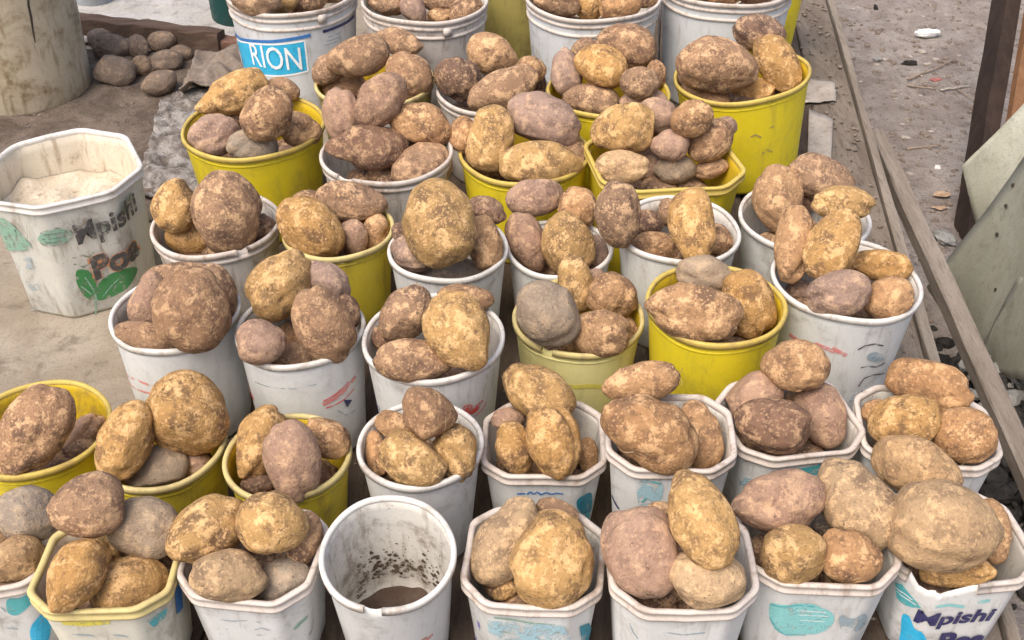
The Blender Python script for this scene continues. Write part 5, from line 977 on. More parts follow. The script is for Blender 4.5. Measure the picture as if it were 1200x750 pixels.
    ('R72', 0.3279, 2.7463, 0.8009, 0.0417, 0.0285, 0.0292, (0.8233, 0.5648, 0.0466, 0.032), 'B', 0, 267658, 'smallest brown oval potato, upper right of the white pail beside the olive drum'),
    ('R72', 0.0812, 2.7835, 0.8007, 0.0416, 0.032, 0.0285, (0.8233, 0.5676, -0.0, -0.0), 'B', 0, 374708, 'brown oval potato, upper left of the white pail beside the olive drum'),
    ('R73', 0.4429, 2.8164, 0.7851, 0.0559, 0.0364, 0.0325, (0.8192, 0.5684, -0.0265, -0.071), 'B', 0, 426255, 'smallest brown oval potato, lower left of the white pail at the back corner'),
    ('R73', 0.5328, 2.8392, 0.7783, 0.0661, 0.0416, 0.0401, (0.8189, 0.5611, -0.1172, -0.0279), 'O', 0, 173866, 'largest orange tan long potato, middle of the white pail at the back corner'),
    ('R73', 0.6282, 2.8604, 0.7748, 0.0543, 0.0394, 0.0406, (0.8113, 0.5768, 0.0149, -0.0943), 'B', 0, 513277, 'brown oval potato, upper right of the white pail at the back corner'),
]
LOOSE_DATA = [
    (-1.0822, 2.8786, 0.5405, 0.0574, 0.044, 0.0418, (0.993, -0.0054, 0.0503, 0.1065), 'S', 837575, 'front dark brown oval loose potato beside the beige drum'),
    (-0.9467, 2.8145, 0.5332, 0.0504, 0.036, 0.0342, (0.9627, 0.0179, -0.066, 0.2618), 'S', 261612, 'dusty loose potato nearest the sack, the foremost of the loose group'),
    (-1.1385, 3.0529, 0.5352, 0.0584, 0.0383, 0.0364, (0.9904, -0.0043, 0.0316, 0.1346), 'S', 109305, 'long loose potato behind the front one beside the drum'),
    (-0.9691, 2.9658, 0.5292, 0.0524, 0.0318, 0.0302, (0.986, 0.0011, -0.0064, 0.1664), 'S', 298491, 'long loose potato lying just above the foremost dusty one'),
    (-1.0725, 3.0684, 0.5285, 0.0375, 0.031, 0.0294, (0.8052, 0.1646, 0.262, -0.5059), 'S', 413813, 'upright small loose potato in the middle of the loose group'),
    (-1.0293, 2.9394, 0.5276, 0.0347, 0.03, 0.0285, (0.9898, -0.0027, 0.0188, 0.1409), 'S', 814225, 'dark loose potato wedged in the middle of the loose group'),
    (-1.0127, 3.1045, 0.5302, 0.0427, 0.0329, 0.0312, (0.986, 0.0012, -0.0071, 0.1667), 'S', 451270, 'round loose potato at the right back of the loose group'),
    (-0.941, 3.0318, 0.5238, 0.0356, 0.0259, 0.0246, (0.9949, -0.0038, 0.0413, 0.0917), 'S', 91915, "loose potato at the group's right edge near the sack"),
    (-1.13, 3.1977, 0.5294, 0.0437, 0.0319, 0.0304, (0.9927, -0.0049, 0.043, 0.1127), 'S', 334883, 'loose potato touching the dark timber batten'),
    (-1.082, 3.2171, 0.5249, 0.0372, 0.027, 0.0257, (0.9901, -0.0024, 0.017, 0.1392), 'S', 600100, 'second loose potato against the timber batten, right of the first'),
    (-1.1975, 3.1275, 0.5274, 0.0364, 0.0298, 0.0283, (0.9876, -0.0031, 0.0195, 0.156), 'S', 813189, "loose potato half behind the beige drum's side"),
]
EDGE_DIR = (0.1158, 0.9933)
CRUMB = (-0.986, 2.6239)
DRUM_CRACK = [(0.1542, 0.3245, 0.006), (0.1477, 0.2911, 0.0056), (0.1467, 0.2601, 0.006), (0.1433, 0.2294, 0.0047), (0.141, 0.1934, 0.0023)]
EDGE_PT = (0.8856, 2.3423, 0.5)
RAIL = ((0.9583, 2.6863, 0.43), (0.8906, 1.0719, 0.43))
BEAM = ((-1.4411, 3.2616, 0.501), (-0.8369, 3.0995, 0.501))
BEAM2 = ((-1.0121, 3.1481, 0.501), (-0.7725, 3.0995, 0.501))
POST = [(1.3797, 2.8455, 0.0), (1.6611, 3.8032, 1.0905), (1.4417, 2.8105, 0.0), (1.7431, 3.7682, 1.0905)]
HEAP = (1.1952, 1.926)
HEAP2 = (1.1492, 2.0431)
PATCH_DATA = [
    ('spilled_soil', ((-1.2508, 2.1328, 0.502), (-0.6457, 2.1864, 0.502), (-0.7794, 3.0972, 0.502), (-1.633, 3.0972, 0.502)), 46, 0.01, 10, 'soil', 2, 0.002, 0.01, 'dark brown soil spilled under the loose potatoes and sacks', 'soil'),
    ('grey_sack', ((-0.8678, 2.2509, 0.508), (-0.6598, 2.2321, 0.508), (-0.7932, 2.8924, 0.512), (-0.9286, 2.7561, 0.512)), 60, 0.016, 22, 'sack', 3, 0.003, 0.03, 'crumpled dusty grey sack spread beside the yellow tub', 'sack'),
    ('brown_sack', ((-0.8775, 2.752, 0.514), (-0.7068, 2.7826, 0.514), (-0.7507, 3.057, 0.53), (-0.8959, 3.0444, 0.52)), 34, 0.045, 9, 'clod', 6, 0.004, 0.02, 'brownish dirt covered sack heaped below the pail with the cyan panel', 'sack'),
    ('white_sheet', ((-1.3499, 3.1411, 0.504), (-0.8124, 3.1411, 0.504), (-0.898, 3.9631, 0.504), (-1.6164, 3.9631, 0.504)), 40, 0.012, 7, 'concrete', 8, 0.003, 0.006, 'dusty white sheet spread behind the timber batten', 'sheet'),
    ('card_scrap', ((0.7189, 2.4381, 0.504), (0.7789, 2.4466, 0.504), (0.8284, 2.6518, 0.51), (0.7789, 2.7101, 0.51)), 8, 0.004, 30, 'paperdirty', 4, 0.0012, 0.03, 'pale dirty card scrap on the table edge beside the tilted bucket', 'scrap'),
    ('card_scrap', ((0.775, 2.7522, 0.504), (0.8658, 2.7724, 0.504), (0.8861, 2.8836, 0.506), (0.8156, 2.9053, 0.506)), 8, 0.004, 30, 'paperdirty', 5, 0.0012, 0.03, 'greyish card scrap further back on the table edge', 'scrap'),
]
SHEET_DATA = [
    ('leaning_sheet', ((1.2374, 2.7498, 0.32), (1.3063, 2.7102, 0.14), (1.3917, 2.5327, 0.3), (1.4234, 2.8164, 0.54)), 14, 0.012, 5, 'sheet', 11, 0.004, 0.008, 'small bent grey green sheet standing against the leaning post', 'sheet', []),
    ('leaning_sheet', ((1.1871, 2.6166, -0.0), (1.1875, 2.2221, 0.02), (1.133, 1.5598, 0.5), (1.3127, 2.505, 0.55)), 16, 0.01, 4, 'sheet', 12, 0.004, 0.004, 'large smooth grey green sheet with dark rivets leaning beside the rail', 'sheet', [(0.18, 0.55), (0.1, 0.66), (0.05, 0.74), (0.45, 0.42), (0.3, 0.78)]),
    ('folded_sheet', ((1.1751, 2.2278, 0.06), (1.2446, 1.926, 0.05), (1.222, 1.807, 0.4), (1.2109, 2.2081, 0.33)), 10, 0.01, 4, 'sheet', 14, 0.004, 0.004, 'lower folded end of the grey green sheets above the charred heap', 'sheet', []),
]
LUMP_DATA = [
    ('crumpled_paper', (1.6913, 4.3939, 0.012), (0.059161594223861934, 0.022, 0.018), 'paper', 1, 'white crumpled paper lying on the trodden earth', 'paper', 0.1),
    ('stone', (1.4297, 4.1612, 0.006), (0.018, 0.014, 0.011), 'rubble', 2, 'small grey stone near the table edge on the earth', 'stone', 0.4),
    ('clod', (1.5455, 4.1216, 0.006), (0.03, 0.012, 0.01), 'black', 3, 'flat black clod on the earth below the crumpled paper', 'clod', 0.1),
    ('clod', (1.5545, 4.6754, 0.008), (0.012, 0.012, 0.012), 'black', 4, 'small black clod at the top of the earth strip', 'clod', 0.1),
    ('clod', (1.7229, 4.1374, 0.006), (0.014, 0.008, 0.008), 'clod', 5, 'brown clod at the end of the long stick', 'clod', 0.3),
    ('dry_leaf', (1.3666, 3.1229, 0.008), (0.026, 0.016, 0.006), 'leaf', 6, 'curled pale brown leaf on the earth beside the sheets', 'leaf', -0.1),
    ('dry_leaf', (1.3404, 3.0451, 0.004), (0.022, 0.01, 0.005), 'leaf', 7, 'smaller curled leaf just in front of the pale brown leaf', 'leaf', 0.1),
    ('crumpled_paper', (1.2961, 2.8641, 0.012), (0.03, 0.045, 0.012), 'rubble', 8, "grey crumpled plastic scrap on the earth by the sheet's lower edge", 'scrap', 0.5),
    ('crumpled_paper', (1.4038, 3.2927, 0.008), (0.014, 0.01, 0.008), 'paper', 9, 'tiny white scrap behind the pale brown leaf', 'scrap', 0.5),
    ('wrapper', (1.6027, 3.9686, 0.005), (0.024, 0.015, 0.006), 'wrapper', 10, 'reddish wrapper between sticks on the earth', 'wrapper', 0.2),
    ('stone', (1.4172, 3.8665, 0.004), (0.012, 0.008, 0.006), 'paperdirty', 11, 'pale chip on the earth left of the sticks', 'stone', 0.2),
]
STICK_DATA = [
    ('stick', (1.4963, 3.9686, 0.006), (1.7138, 4.1295, 0.01), 0.004, 'stick', 'long thin stick behind the reddish wrapper', 1),
    ('stick', (1.4755, 3.9171, 0.006), (1.5755, 3.8881, 0.006), 0.004, 'stick', 'dark short stick in front of the reddish wrapper', 2),
    ('stick', (1.5902, 3.8737, 0.006), (1.7159, 3.9098, 0.008), 0.005, 'paperdirty', 'pale forked stick right of the reddish wrapper', 3),
    ('stick', (1.6517, 3.8881, 0.006), (1.6893, 3.789, 0.006), 0.003, 'stick', 'thin twig branching from the pale forked stick', 4),
    ('stick', (1.3379, 3.4211, 0.006), (1.457, 3.4512, 0.006), 0.004, 'stick', 'lone stick lying across the middle of the earth strip', 5),
]

# ---------------------------------------------------------------- build the tubs
MATS = {  # body, rim, inside
    'white': ('white', 'rimwhite', 'in_white'), 'whiteblue': ('whiteblue', 'rimclean', 'in_white'), 'whitepail': ('whitepail', 'rimwhite', 'in_white'),
    'whitedirty': ('whitedirty', 'rimwhite', 'in_white'), 'cream': ('cream', 'rimpale', 'in_cream'), 'yellow': ('yellow', 'rimyellow', 'in_yellow'),
    'yellowdirty': ('yellowdirty', 'rimpale', 'in_yellow'), 'yellowpale': ('yellowpale', 'rimpale', 'in_yellow'), 'olive': ('olive', 'rimpale', 'in_yellow'),
    'drum': ('drum', 'drum', 'in_cream'), 'teal': ('teal', 'teal', 'teal'), 'greyblue': ('greyblue', 'greyblue', 'in_white'), 'octcream': ('octdirty', 'rimclean', 'in_cream'),
    'clean': ('white', 'rimclean', 'in_white'), 'yellowpail': ('yellow', 'yellow', 'in_yellow'), 'olivedrum': ('olive', 'olive', 'in_yellow'),
}
TILT_X = {'F3': 7}          # leans towards the camera
NOTCH = {'R40': (30, 38, .003), 'R51': (-40, -30, .004), 'F7': (-52, -24, .016), 'F3': (-12, -4, .0035), 'R33': (-34, -26, .004)}
RINGS = {'pail': [(.016, .012, .0042), (.040, .010, .0042)], 'yellow': [(.020, .006, .0016)]}
TUBS, ROOT = {}, {}
for key, kind, pos, D, H, tp, mat, rot, tilt, label, cat, name in TUB_DATA:
    T = Tub(kind, D, H, tp)
    mats = [M[m] for m in MATS[mat]]
    rings = RINGS['pail'] if kind == 'pail' else (RINGS['yellow'] if mat.startswith('yellow') and kind == 'round' else ())
    if mat == 'whitedirty' and kind == 'round': rings = RINGS['pail'][:1]
    root = make_tub(name, T, mats, label, cat, "tubs and buckets on the potato stall", NOTCH.get(key), rings, lip=.020 if kind.startswith('oct') else .012, seed=sum(map(ord, key)))
    root.location = pos
    root.rotation_euler = (R(TILT_X.get(key, 0)), R(tilt), R(rot))
    TUBS[key], ROOT[key] = T, root

def pr(key, polys, mat, name, label=None): return put(ROOT[key], TUBS[key], polys, M[mat], name, label)
def st(key, pts, w, mat, name, label=None): return put(ROOT[key], TUBS[key], stroke_polys(pts, w), M[mat], name, label)
for key, what, mat, name, data, w in PRINT_DATA:
    if what == 'poly': pr(key, data, mat, name)
    else:
        polys = []
        for line in data: polys += stroke_polys(line, w)
        put(ROOT[key], TUBS[key], polys, M[mat], name)
for key, txt, c, h, w, bold, shear, rot, mat in TEXT_DATA:
    put_bm(ROOT[key], TUBS[key], text_bm(txt, h, w, bold, shear, rot, c), M[mat], "lettering")

# mud in the two empty ones
def disc(key, z, name, seed, rs=.99, mat='mud', amp=.004):
    T = TUBS[key]; rng = np.random.default_rng(seed)
    P = T.p[:-1]; n = len(P); vs = [(0, 0, z + amp)]; fs = []
    for k in range(1, 7):
        for i in range(n):
            f = k / 6
            r = (T.r(z) - .0028) * f * rs
            vs.append((P[i, 0] * r, P[i, 1] * r, z + amp * noise.noise(Vector((P[i, 0] * f * 3, P[i, 1] * f * 3, seed)))))
    for i in range(n): fs.append((0, 1 + i, 1 + (i + 1) % n))
    for k in range(5):
        for i in range(n):
            j = (i + 1) % n
            fs.append((1 + k * n + i, 1 + (k + 1) * n + i, 1 + (k + 1) * n + j, 1 + k * n + j))
    return obj(name, mesh(name, vs, fs, True), M[mat], ROOT[key])
disc('F3', .020, "mud", 3, amp=.010)
disc('OCT', TUBS['OCT'].H - .085, "dry_crust", 9, mat='flour', amp=.022)
# mud spatter on the inner wall of the empty pot
bm = bmesh.new(); rs = random.Random(4)
T = TUBS['F3']
for i in range(120):
    if i < 85: a = rs.gauss(-.028 if i % 3 else .06, .022) ; v = rs.gauss(.078, .014)
    else: a = rs.uniform(-.07, .09); v = rs.uniform(.05, .14)
    rad = rs.uniform(.0005, .0034) * (1 if i < 85 else .5)
    ph = [rs.uniform(.6, 1.3) for _ in range(9)]
    ring = []
    th = math.pi - a / T.Rr
    for k in range(9):
        aa = th + rad * ph[k] * math.cos(k * 2 * math.pi / 9) * 1.5 / T.Rr; vv = v + rad * ph[k] * math.sin(k * 2 * math.pi / 9)
        x_, y_ = math.sin(aa), -math.cos(aa); r = T.r(vv) * (1 + (T.W(x_, y_)[0] - 1) * vv / T.H) - .0036
        ring.append(bm.verts.new((math.sin(aa) * r, -math.cos(aa) * r, vv)))
    rc = T.r(v) * (1 + (T.W(math.sin(th), -math.cos(th))[0] - 1) * v / T.H) - .005
    c = bm.verts.new((math.sin(th) * rc, -math.cos(th) * rc, v))
    for k in range(9): bm.faces.new((c, ring[k], ring[(k + 1) % 9]))
o = obj("mud_spatter", bm_mesh("mud_spatter", bm, True), M['mud'], ROOT['F3']); o["kind"] = "stuff"

bm = bmesh.new()
for i in range(16):
    a0 = rs.gauss(-.01, .035); v0 = rs.uniform(.035, .10); ra = rs.uniform(.008, .02); rv = rs.uniform(.006, .016); n = 14; ring = []
    for k in range(n):
        f = rs.uniform(.6, 1.25); th = math.pi - (a0 + ra * f * math.cos(k * 6.283 / n)) / T.Rr; vv = max(.03, v0 + rv * f * math.sin(k * 6.283 / n))
        x, y = math.sin(th), -math.cos(th); r = (T.r(vv)) * (1 + (T.W(x, y)[0] - 1) * vv / T.H) - .0030 - i * .00008
        ring.append(bm.verts.new((x * r, y * r, vv)))
    th = math.pi - a0 / T.Rr; x, y = math.sin(th), -math.cos(th); r = (T.r(v0)) * (1 + (T.W(x, y)[0] - 1) * v0 / T.H) - .0032 - i * .00008
    c = bm.verts.new((x * r, y * r, v0))
    for k in range(n): bm.faces.new((c, ring[k], ring[(k + 1) % n]))
o = obj("mud_smear", bm_mesh("mud_smear", bm, True), M['p_smear'], ROOT['F3']); o["kind"] = "stuff"

# latch lug on the ringed pail
def box_bm(bm, c, s, rot=None):
    m = Matrix.Translation(c) @ (rot.to_4x4() if rot else Matrix()) @ Matrix.Diagonal((*s, 1))
    return bmesh.ops.create_cube(bm, size=1, matrix=m)['verts']
T = TUBS['R71']
for key, a, dz in (('R71', .065, .030), ('R70', .10, .024)):
    T = TUBS[key]
    p = Vector(T.surf(a, T.H - dz, .003)); q = Vector(T.surf(a, T.H - dz, .01)) - p
    bm = bmesh.new(); box_bm(bm, (0, 0, 0), (.022, .010, .022))
    bmesh.ops.bevel(bm, geom=bm.edges[:], offset=.002, segments=2, affect='EDGES')
    o = obj("lug", bm_mesh("lug", bm, True), M['rimwhite'], ROOT[key])
    o.location = p; o.rotation_euler = (0, 0, math.atan2(q.y, q.x) + math.pi / 2)

# crack and ribs of the drum
T = TUBS['DRUM']
def wall_tube(key, pts, w, name, mat, off=.001):
    """thin raised or dark line that follows the wall"""
    T = TUBS[key]; vs, fs = [], []
    for a, v, ww in pts:
        vs += [T.surf(a - ww / 2, v, off), T.surf(a + ww / 2, v, off)]
    for i in range(len(pts) - 1): fs.append((2 * i, 2 * i + 1, 2 * i + 3, 2 * i + 2))
    return obj(name, mesh(name, vs, fs), mat, ROOT[key])
wall_tube('DRUM', DRUM_CRACK, 0, "crack", M['hole'])

# ---------------------------------------------------------------- potatoes in the tubs
for (key, x, y, z, a, b, c, q, tone, knob, seed, label) in POTATO_DATA:
    potato((x, y, z), (a, b, c), q, tone, seed, knob, label, "potatoes heaped in the tubs")
for (x, y, z, a, b, c, q, tone, seed, label) in LOOSE_DATA:
    potato((x, y, z), (a, b, c), q, tone, seed, False, label, "loose potatoes lying at the back of the stall")

# the deeper layers in every filled tub, joined: past the 200 odd that show they cannot be told apart
VV, FF, off = [], [], 0
rng = np.random.default_rng(5)
for key, kind, pos, D, H, tp, *_ in TUB_DATA:
    if key in EMPTY_KEYS: continue
    Rr = D / 2; V, F = ICO4
    lay = [(0, 0, -.66)] + [(.50 * math.cos(k * 1.257 + .4), .50 * math.sin(k * 1.257 + .4), -.68 - .1 * (k % 2)) for k in range(5)]
    lay += [(.36 * math.cos(k * 2.09), .36 * math.sin(k * 2.09), -1.12) for k in range(3)]
    for (fx, fy, fz) in lay:
        s = np.array([.36, .29, .27]) * Rr * rng.uniform(.9, 1.05)
        pv = potato_verts(V, s, int(rng.integers(1e6)))
        qq = Euler(rng.uniform(-.4, .4, 3) + [0, 0, rng.uniform(0, 3)]).to_matrix()
        zz = max(H + fz * Rr, .30 * Rr)
        pv = pv @ np.array(qq).T + np.array([pos[0] + fx * Rr * .92, pos[1] + fy * Rr * .92, pos[2] + zz])
        VV.append(pv); FF.append(F + off); off += len(pv)
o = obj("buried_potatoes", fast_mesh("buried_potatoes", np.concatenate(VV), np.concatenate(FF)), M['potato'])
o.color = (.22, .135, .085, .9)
tag(o, "potatoes lying deeper in the tubs, under the heaps that show", "potatoes", kind="stuff")

# ---------------------------------------------------------------- table
AX = Vector((*EDGE_DIR, 0)); RT = Vector((AX.y, -AX.x, 0))      # along and across the table
EDGE = Vector(EDGE_PT)                                                                 # a point of the table's right edge
def tp_(u, v, z=TZ): p = EDGE + RT * u + AX * (v - EDGE.dot(AX) + 0); return Vector((p.x, p.y, z))
table = empty("market_table", tp_(-.9, 1.8, 0))
tag(table, "wide wooden stall table of dusty boards under all the tubs", "table")
def add_to(parent, o):
    o.parent = parent; o.matrix_parent_inverse = Matrix.Translation(parent.location).inverted(); return o
def plank(name, u0, u1, v0, v1, z0, z1, mat, parent, seed, bev=.003, wav=.0015):
    bm = bmesh.new(); n = 24
    rng = random.Random(seed)
    def row(v, k):
        j = lambda: rng.uniform(-wav, wav)
        return [bm.verts.new(tp_(u0 + j() + bev, v, z1 + j() * .4)), bm.verts.new(tp_(u1 + j() - bev, v, z1 + j() * .4)), bm.verts.new(tp_(u1 + j(), v, z1 - bev)),
                bm.verts.new(tp_(u1 + j(), v, z0)), bm.verts.new(tp_(u0 + j(), v, z0)), bm.verts.new(tp_(u0 + j(), v, z1 - bev))]
    prev = None
    for k in range(n + 1):
        r_ = row(v0 + (v1 - v0) * k / n, k)
        if prev:
            for i in range(6): bm.faces.new((prev[i], prev[(i + 1) % 6], r_[(i + 1) % 6], r_[i]))
        else: bm.faces.new(r_[::-1])
        prev = r_
    bm.faces.new(prev)
    bmesh.ops.recalc_face_normals(bm, faces=bm.faces[:])
    o = obj(name, bm_mesh(name, bm), mat)
    return add_to(parent, o) if parent else o
ws = [.115, .21, .20, .22, .205, .21, .18, .95, .4]
u = -.020
for i, w_ in enumerate(ws):
    plank("plank", u - w_ + .004, u, .52, 4.5, TZ - .030, TZ - (.0 if i else .004) - .0012 * (i % 2), M['tablewood'] if 0 < i < 7 else (M['ledge'] if i == 0 else M['table']), table, 40 + i)
    u -= w_
plank("edge_batten", -.016, .004, .52, 4.5, TZ - .045, TZ + .005, M['wood'], table, 77, .002, .0022)
for v in (.60, 2.4, 4.3):
    plank("crossbar", -2.25, -.04, v, v + .07, TZ - .10, TZ - .032, M['wood'], table, int(v * 100))
for uu in (-.12, -2.2):
    for v in (.62, 4.35):
        plank("leg", uu, uu + .07, v + .0, v + .07, 0.0, TZ - .102, M['wood'], table, int(v * 90 + uu * 10))

def free_beam(name, p, q, w, h, mat, parent=None, seed=0, wav=.002, seg=14, up=Vector((0, 0, 1))):
    """squared timber from p to q (centre of the underside), a little uneven"""
    p, q = Vector(p), Vector(q); d = (q - p).normalized(); s = d.cross(up).normalized(); u_ = s.cross(d).normalized()
    bm = bmesh.new(); rng = random.Random(seed); prev = None
    for k in range(seg + 1):
        c = p.lerp(q, k / seg); j = lambda: rng.uniform(-wav, wav)
        b_ = .12
        sec = [(-.5, 0), (.5, 0), (.5, 1 - b_ * .6), (.5 - b_ * .5, 1), (-.5 + b_ * .5, 1), (-.5, 1 - b_ * .6)]
        r_ = [bm.verts.new(c + s * (x * w + j()) + u_ * (y * h + j())) for x, y in sec]
        if prev:
            for i in range(6): bm.faces.new((prev[i], prev[(i + 1) % 6], r_[(i + 1) % 6], r_[i]))
        else: bm.faces.new(r_[::-1])
        prev = r_
    bm.faces.new(prev); bmesh.ops.recalc_face_normals(bm, faces=bm.faces[:])
    return obj(name, bm_mesh(name, bm), mat, parent)

rl = free_beam("side_rail", RAIL[0], RAIL[1], .040, .035, M['wood'], seed=5, wav=.0015)
tag(rl, "bare grey wooden rail running alongside the table edge", "rail")
bt = free_beam("timber_batten", BEAM[0], BEAM[1], .045, .060, M['beam'], seed=8, wav=.003)
tag(bt, "dark timber batten lying across the back of the table behind loose potatoes", "timber")
bt2 = free_beam("timber_offcut", BEAM2[0], BEAM2[1], .05, .035, M['redwood'], seed=9, wav=.002)
tag(bt2, "reddish timber offcut lying in front of the batten beside the cyan panel pail", "timber")

# ---------------------------------------------------------------- ground
bm = bmesh.new(); N = 150
def gz(x, y):
    return .012 * noise.noise(Vector((x * 2.2, y * 2.2, 0))) + .006 * noise.noise(Vector((x * 9, y * 9, 3))) + .003 * noise.noise(Vector((x * 25, y * 25, 5)))
def axis_(lo, hi, n, far):
    a = [lo + (hi - lo) * i / n for i in range(n + 1)]
    return [-far, -far / 4, lo - 4, lo - 1] + a + [hi + 1, hi + 4, far / 4, far]
xs = axis_(.4, 3.0, 110, 120); ys = axis_(.8, 6.4, 190, 120)
G = [[bm.verts.new((x, y, gz(x, y) if .3 < x < 3.1 and .7 < y < 6.5 else 0)) for x in xs] for y in ys]
for j in range(len(ys) - 1):
    for i in range(len(xs) - 1): bm.faces.new((G[j][i], G[j][i + 1], G[j + 1][i + 1], G[j + 1][i]))
tag(obj("ground", bm_mesh("ground", bm, True), M['ground']), "trodden dusty earth beside the stall", kind="structure")

# grit, pebbles and crumbs: nobody could count them
def scatter(name, pts, smin, smax, mat, seed, label, sub=ICO2, flat=.6, pw=2.2):
    rng = np.random.default_rng(seed); VV, FF, off = [], [], 0
    V, F = sub
    for (x, y, z) in pts:
        s = smin + (smax - smin) * rng.random() ** pw
        sc = np.array([s * rng.uniform(.7, 1.3), s * rng.uniform(.6, 1.1), s * rng.uniform(.4, .8) * flat / .6])
        v = V * (1 + rng.uniform(-.22, .22, (len(V), 1))) * sc
        a = rng.uniform(0, 6.28); ca, sa = math.cos(a), math.sin(a)
        v = v @ np.array([[ca, sa, 0], [-sa, ca, 0], [0, 0, 1]]) + np.array([x, y, z + s * .2])
        VV.append(v); FF.append(F + off); off += len(v)
    o = obj(name, fast_mesh(name, np.concatenate(VV), np.concatenate(FF)), mat)
    for p in o.data.polygons: p.use_smooth = False
    return tag(o, label, "debris", kind="stuff")
rg = random.Random(11)
pts = []
while len(pts) < 4200:
    x, y = rg.uniform(.7, 2.5), rg.uniform(1.5, 5.8); pts.append((x, y, gz(x, y)))
scatter("gravel", pts, .0015, .013, M['clod'], 21, "grit and small stones strewn over the trodden earth")
pts = [(p[0], p[1], gz(p[0], p[1])) for p in ((rg.uniform(.7, 2.5), rg.uniform(1.5, 5.8)) for _ in range(750))]
scatter("litter", pts, .002, .016, M['paperdirty'], 22, "pale chips and scraps strewn over the trodden earth", flat=.25)

def onboard(n, fx, fy, rgen):
    return [(fx(rgen), fy(rgen), TZ) for _ in range(n)]
rr = random.Random(3)
pts = []
for _ in range(600):
    pts.append((rr.uniform(-.55, .75), rr.uniform(.9, 3.9), TZ + .001))
for _ in range(900):
    pts.append((rr.gauss(CRUMB[0], .16), rr.gauss(CRUMB[1], .25), TZ + .001))
for _ in range(420):
    y = rr.uniform(1.6, 4.0); e = tp_(-rr.uniform(.03, .14), y); pts.append((e.x, e.y, TZ))
scatter("crumbs", pts, .001, .007, M['clod'], 23, "crumbs of dry soil scattered over the table boards")

# ---------------------------------------------------------------- sheets, sacks, scraps
def patch(name, c00, c10, c11, c01, n, amp, freq, mat, seed, thick=.003, rag=0., fold=0.):
    """crumpled sheet between four corners with real thickness"""
    A, B_, C_, D_ = map(Vector, (c00, c10, c11, c01)); bm = bmesh.new(); rows = []
    nrm = (B_ - A).cross(D_ - A).normalized()
    for j in range(n + 1):
        row = []
        for i in range(n + 1):
            a, b = i / n, j / n
            if rag and (i in (0, n) or j in (0, n)):
                a += rag * noise.noise(Vector((i * .9, j * .9, seed))); b += rag * noise.noise(Vector((i * .9, j * .9, seed + 9)))
            p = A.lerp(B_, a).lerp(D_.lerp(C_, a), b)
            f = noise.noise(Vector((p.x * freq, p.y * freq, p.z * freq + seed))) + .5 * noise.noise(Vector((p.x * freq * 2.6, p.y * freq * 2.6, seed + 4)))
            row.append(bm.verts.new(p + nrm * amp * (f + .55)))
        rows.append(row)
    for j in range(n):
        for i in range(n): bm.faces.new((rows[j][i], rows[j][i + 1], rows[j + 1][i + 1], rows[j + 1][i]))
    if fold:
        for v in bm.verts:
            q = (v.co - A).dot((B_ - A).normalized()); q2 = (v.co - A).dot((D_ - A).normalized())
            v.co += nrm * fold * (math.sin(q * 11 + q2 * 5 + seed) * .5 + .7 * abs(math.sin(q * 5 - q2 * 8 + seed * 2)))
    o = obj(name, bm_mesh(name, bm, True), mat)
    md = o.modifiers.new("thickness", 'SOLIDIFY'); md.thickness = thick; md.offset = -1
    return o
for name, cs, n, amp, fr, mat, seed, th, rag, label, cat in PATCH_DATA:
    tag(patch(name, *cs, n, amp, fr, M[mat], seed, th, rag), label, cat)

# leaning grey-green sheets with their nail holes
for (name, cs, n, amp, fr, mat, seed, th, rag, label, cat, holes) in SHEET_DATA:
    root = empty(name, cs[0]); tag(root, label, cat)
    o = add_to(root, patch("panel", *cs, n, amp, fr, M[mat], seed, th, rag, .006))
    A, B_, C_, D_ = map(Vector, cs); nrm = (B_ - A).cross(D_ - A).normalized()
    for (a, b) in holes:
        p = A.lerp(B_, a).lerp(D_.lerp(C_, a), b) + nrm * (amp * .55 + .004)
        bm = bmesh.new(); bmesh.ops.create_cone(bm, cap_ends=True, segments=10, radius1=.0055, radius2=.0045, depth=.004)
        h = obj("rivet", bm_mesh("rivet", bm), M['hole']); h.location = p; h.rotation_euler = nrm.to_track_quat('Z', 'Y').to_euler()
        add_to(root, h)

# post at the right: painted shade on the shaft, lit side in brown
root = empty("wooden_post", POST[0]); tag(root, "leaning wooden post with shaded side and lit orange brown face beside the grey green sheets", "post")
add_to(root, free_beam("post_shaft", POST[0], POST[1], .05, .09, M['postshade'], seed=31, up=Vector((0, 1, 0))))
add_to(root, free_beam("lit_face", POST[2], POST[3], .07, .03, M['postbrown'], seed=32, up=Vector((0, 1, 0))))

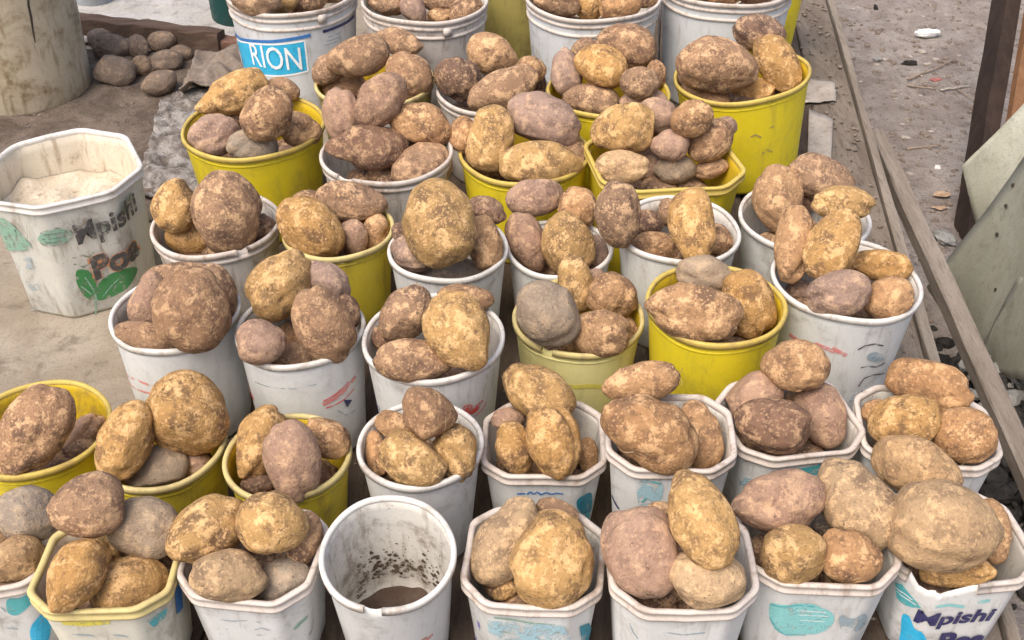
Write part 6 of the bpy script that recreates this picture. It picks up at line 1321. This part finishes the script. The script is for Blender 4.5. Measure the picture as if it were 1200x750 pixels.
# rubbish at the foot of the sheets
rr = random.Random(8)
pts = []
for _ in range(700):
    x, y = rr.gauss(HEAP[0], .14), rr.gauss(HEAP[1], .2); d = max(0, 1 - math.hypot((x - HEAP[0]) / .3, (y - HEAP[1]) / .4)); pts.append((x, y, .16 * d * rr.random() + gz(x, y)))
scatter("char", pts, .008, .045, M['black'], 24, "black charred rubbish heaped beside the side rail", flat=.7)
pts = []
for _ in range(90):
    x, y = rr.gauss(HEAP2[0], .035), rr.gauss(HEAP2[1], .06); pts.append((x, y, .10 + .03 * rr.random()))
scatter("rubble", pts, .004, .026, M['rubble'], 25, "grey broken rubble at the foot of the leaning sheets", flat=.7)

# things lying on the earth
def lump(name, p, size, mat, seed, label, cat, rot=0, rough_=.45, sub=None):
    V, F = sub or ICO4; rng = np.random.default_rng(seed)
    r = np.ones(len(V))
    for _ in range(30):
        c = unit(rng); r += rng.uniform(-rough_, rough_) * .7 * np.exp(rng.uniform(4, 30) * (V @ c - 1))
    for _ in range(10):
        c = unit(rng); r -= .16 * np.exp(-(((V @ c) - rng.uniform(-.6, .6)) / .07) ** 2)
    me = fast_mesh(name, V * r[:, None] * np.array(size), F)
    o = obj(name, me, mat); o.location = p; o.rotation_euler = (0, 0, rot)
    for q in me.polygons: q.use_smooth = False
    return tag(o, label, cat)
def stick(name, p, q, rad, mat, label, seed, cat="stick"):
    p, q = Vector(p), Vector(q); d = (q - p).normalized(); s = d.cross(Vector((0, 0, 1))).normalized(); u_ = s.cross(d)
    rng = random.Random(seed); bm = bmesh.new(); prev = None
    for k in range(11):
        f = k / 10; c = p.lerp(q, f) + s * rng.uniform(-1, 1) * rad * .8 + u_ * rng.uniform(0, 1) * rad * .6; rr_ = rad * (1 - .5 * f) * rng.uniform(.85, 1.15)
        r_ = [bm.verts.new(c + (s * math.cos(a) + u_ * math.sin(a)) * rr_) for a in (0, 1.05, 2.09, 3.14, 4.19, 5.24)]
        if prev:
            for i in range(6): bm.faces.new((prev[i], prev[(i + 1) % 6], r_[(i + 1) % 6], r_[i]))
        else: bm.faces.new(r_[::-1])
        prev = r_
    bm.faces.new(prev)
    return tag(obj(name, bm_mesh(name, bm, True), mat), label, cat)
for (name, p, size, mat, seed, label, cat, rot) in LUMP_DATA: lump(name, p, size, M[mat], seed, label, cat, rot)
for (name, p, q, rad, mat, label, seed) in STICK_DATA: stick(name, p, q, rad, M[mat], label, seed)
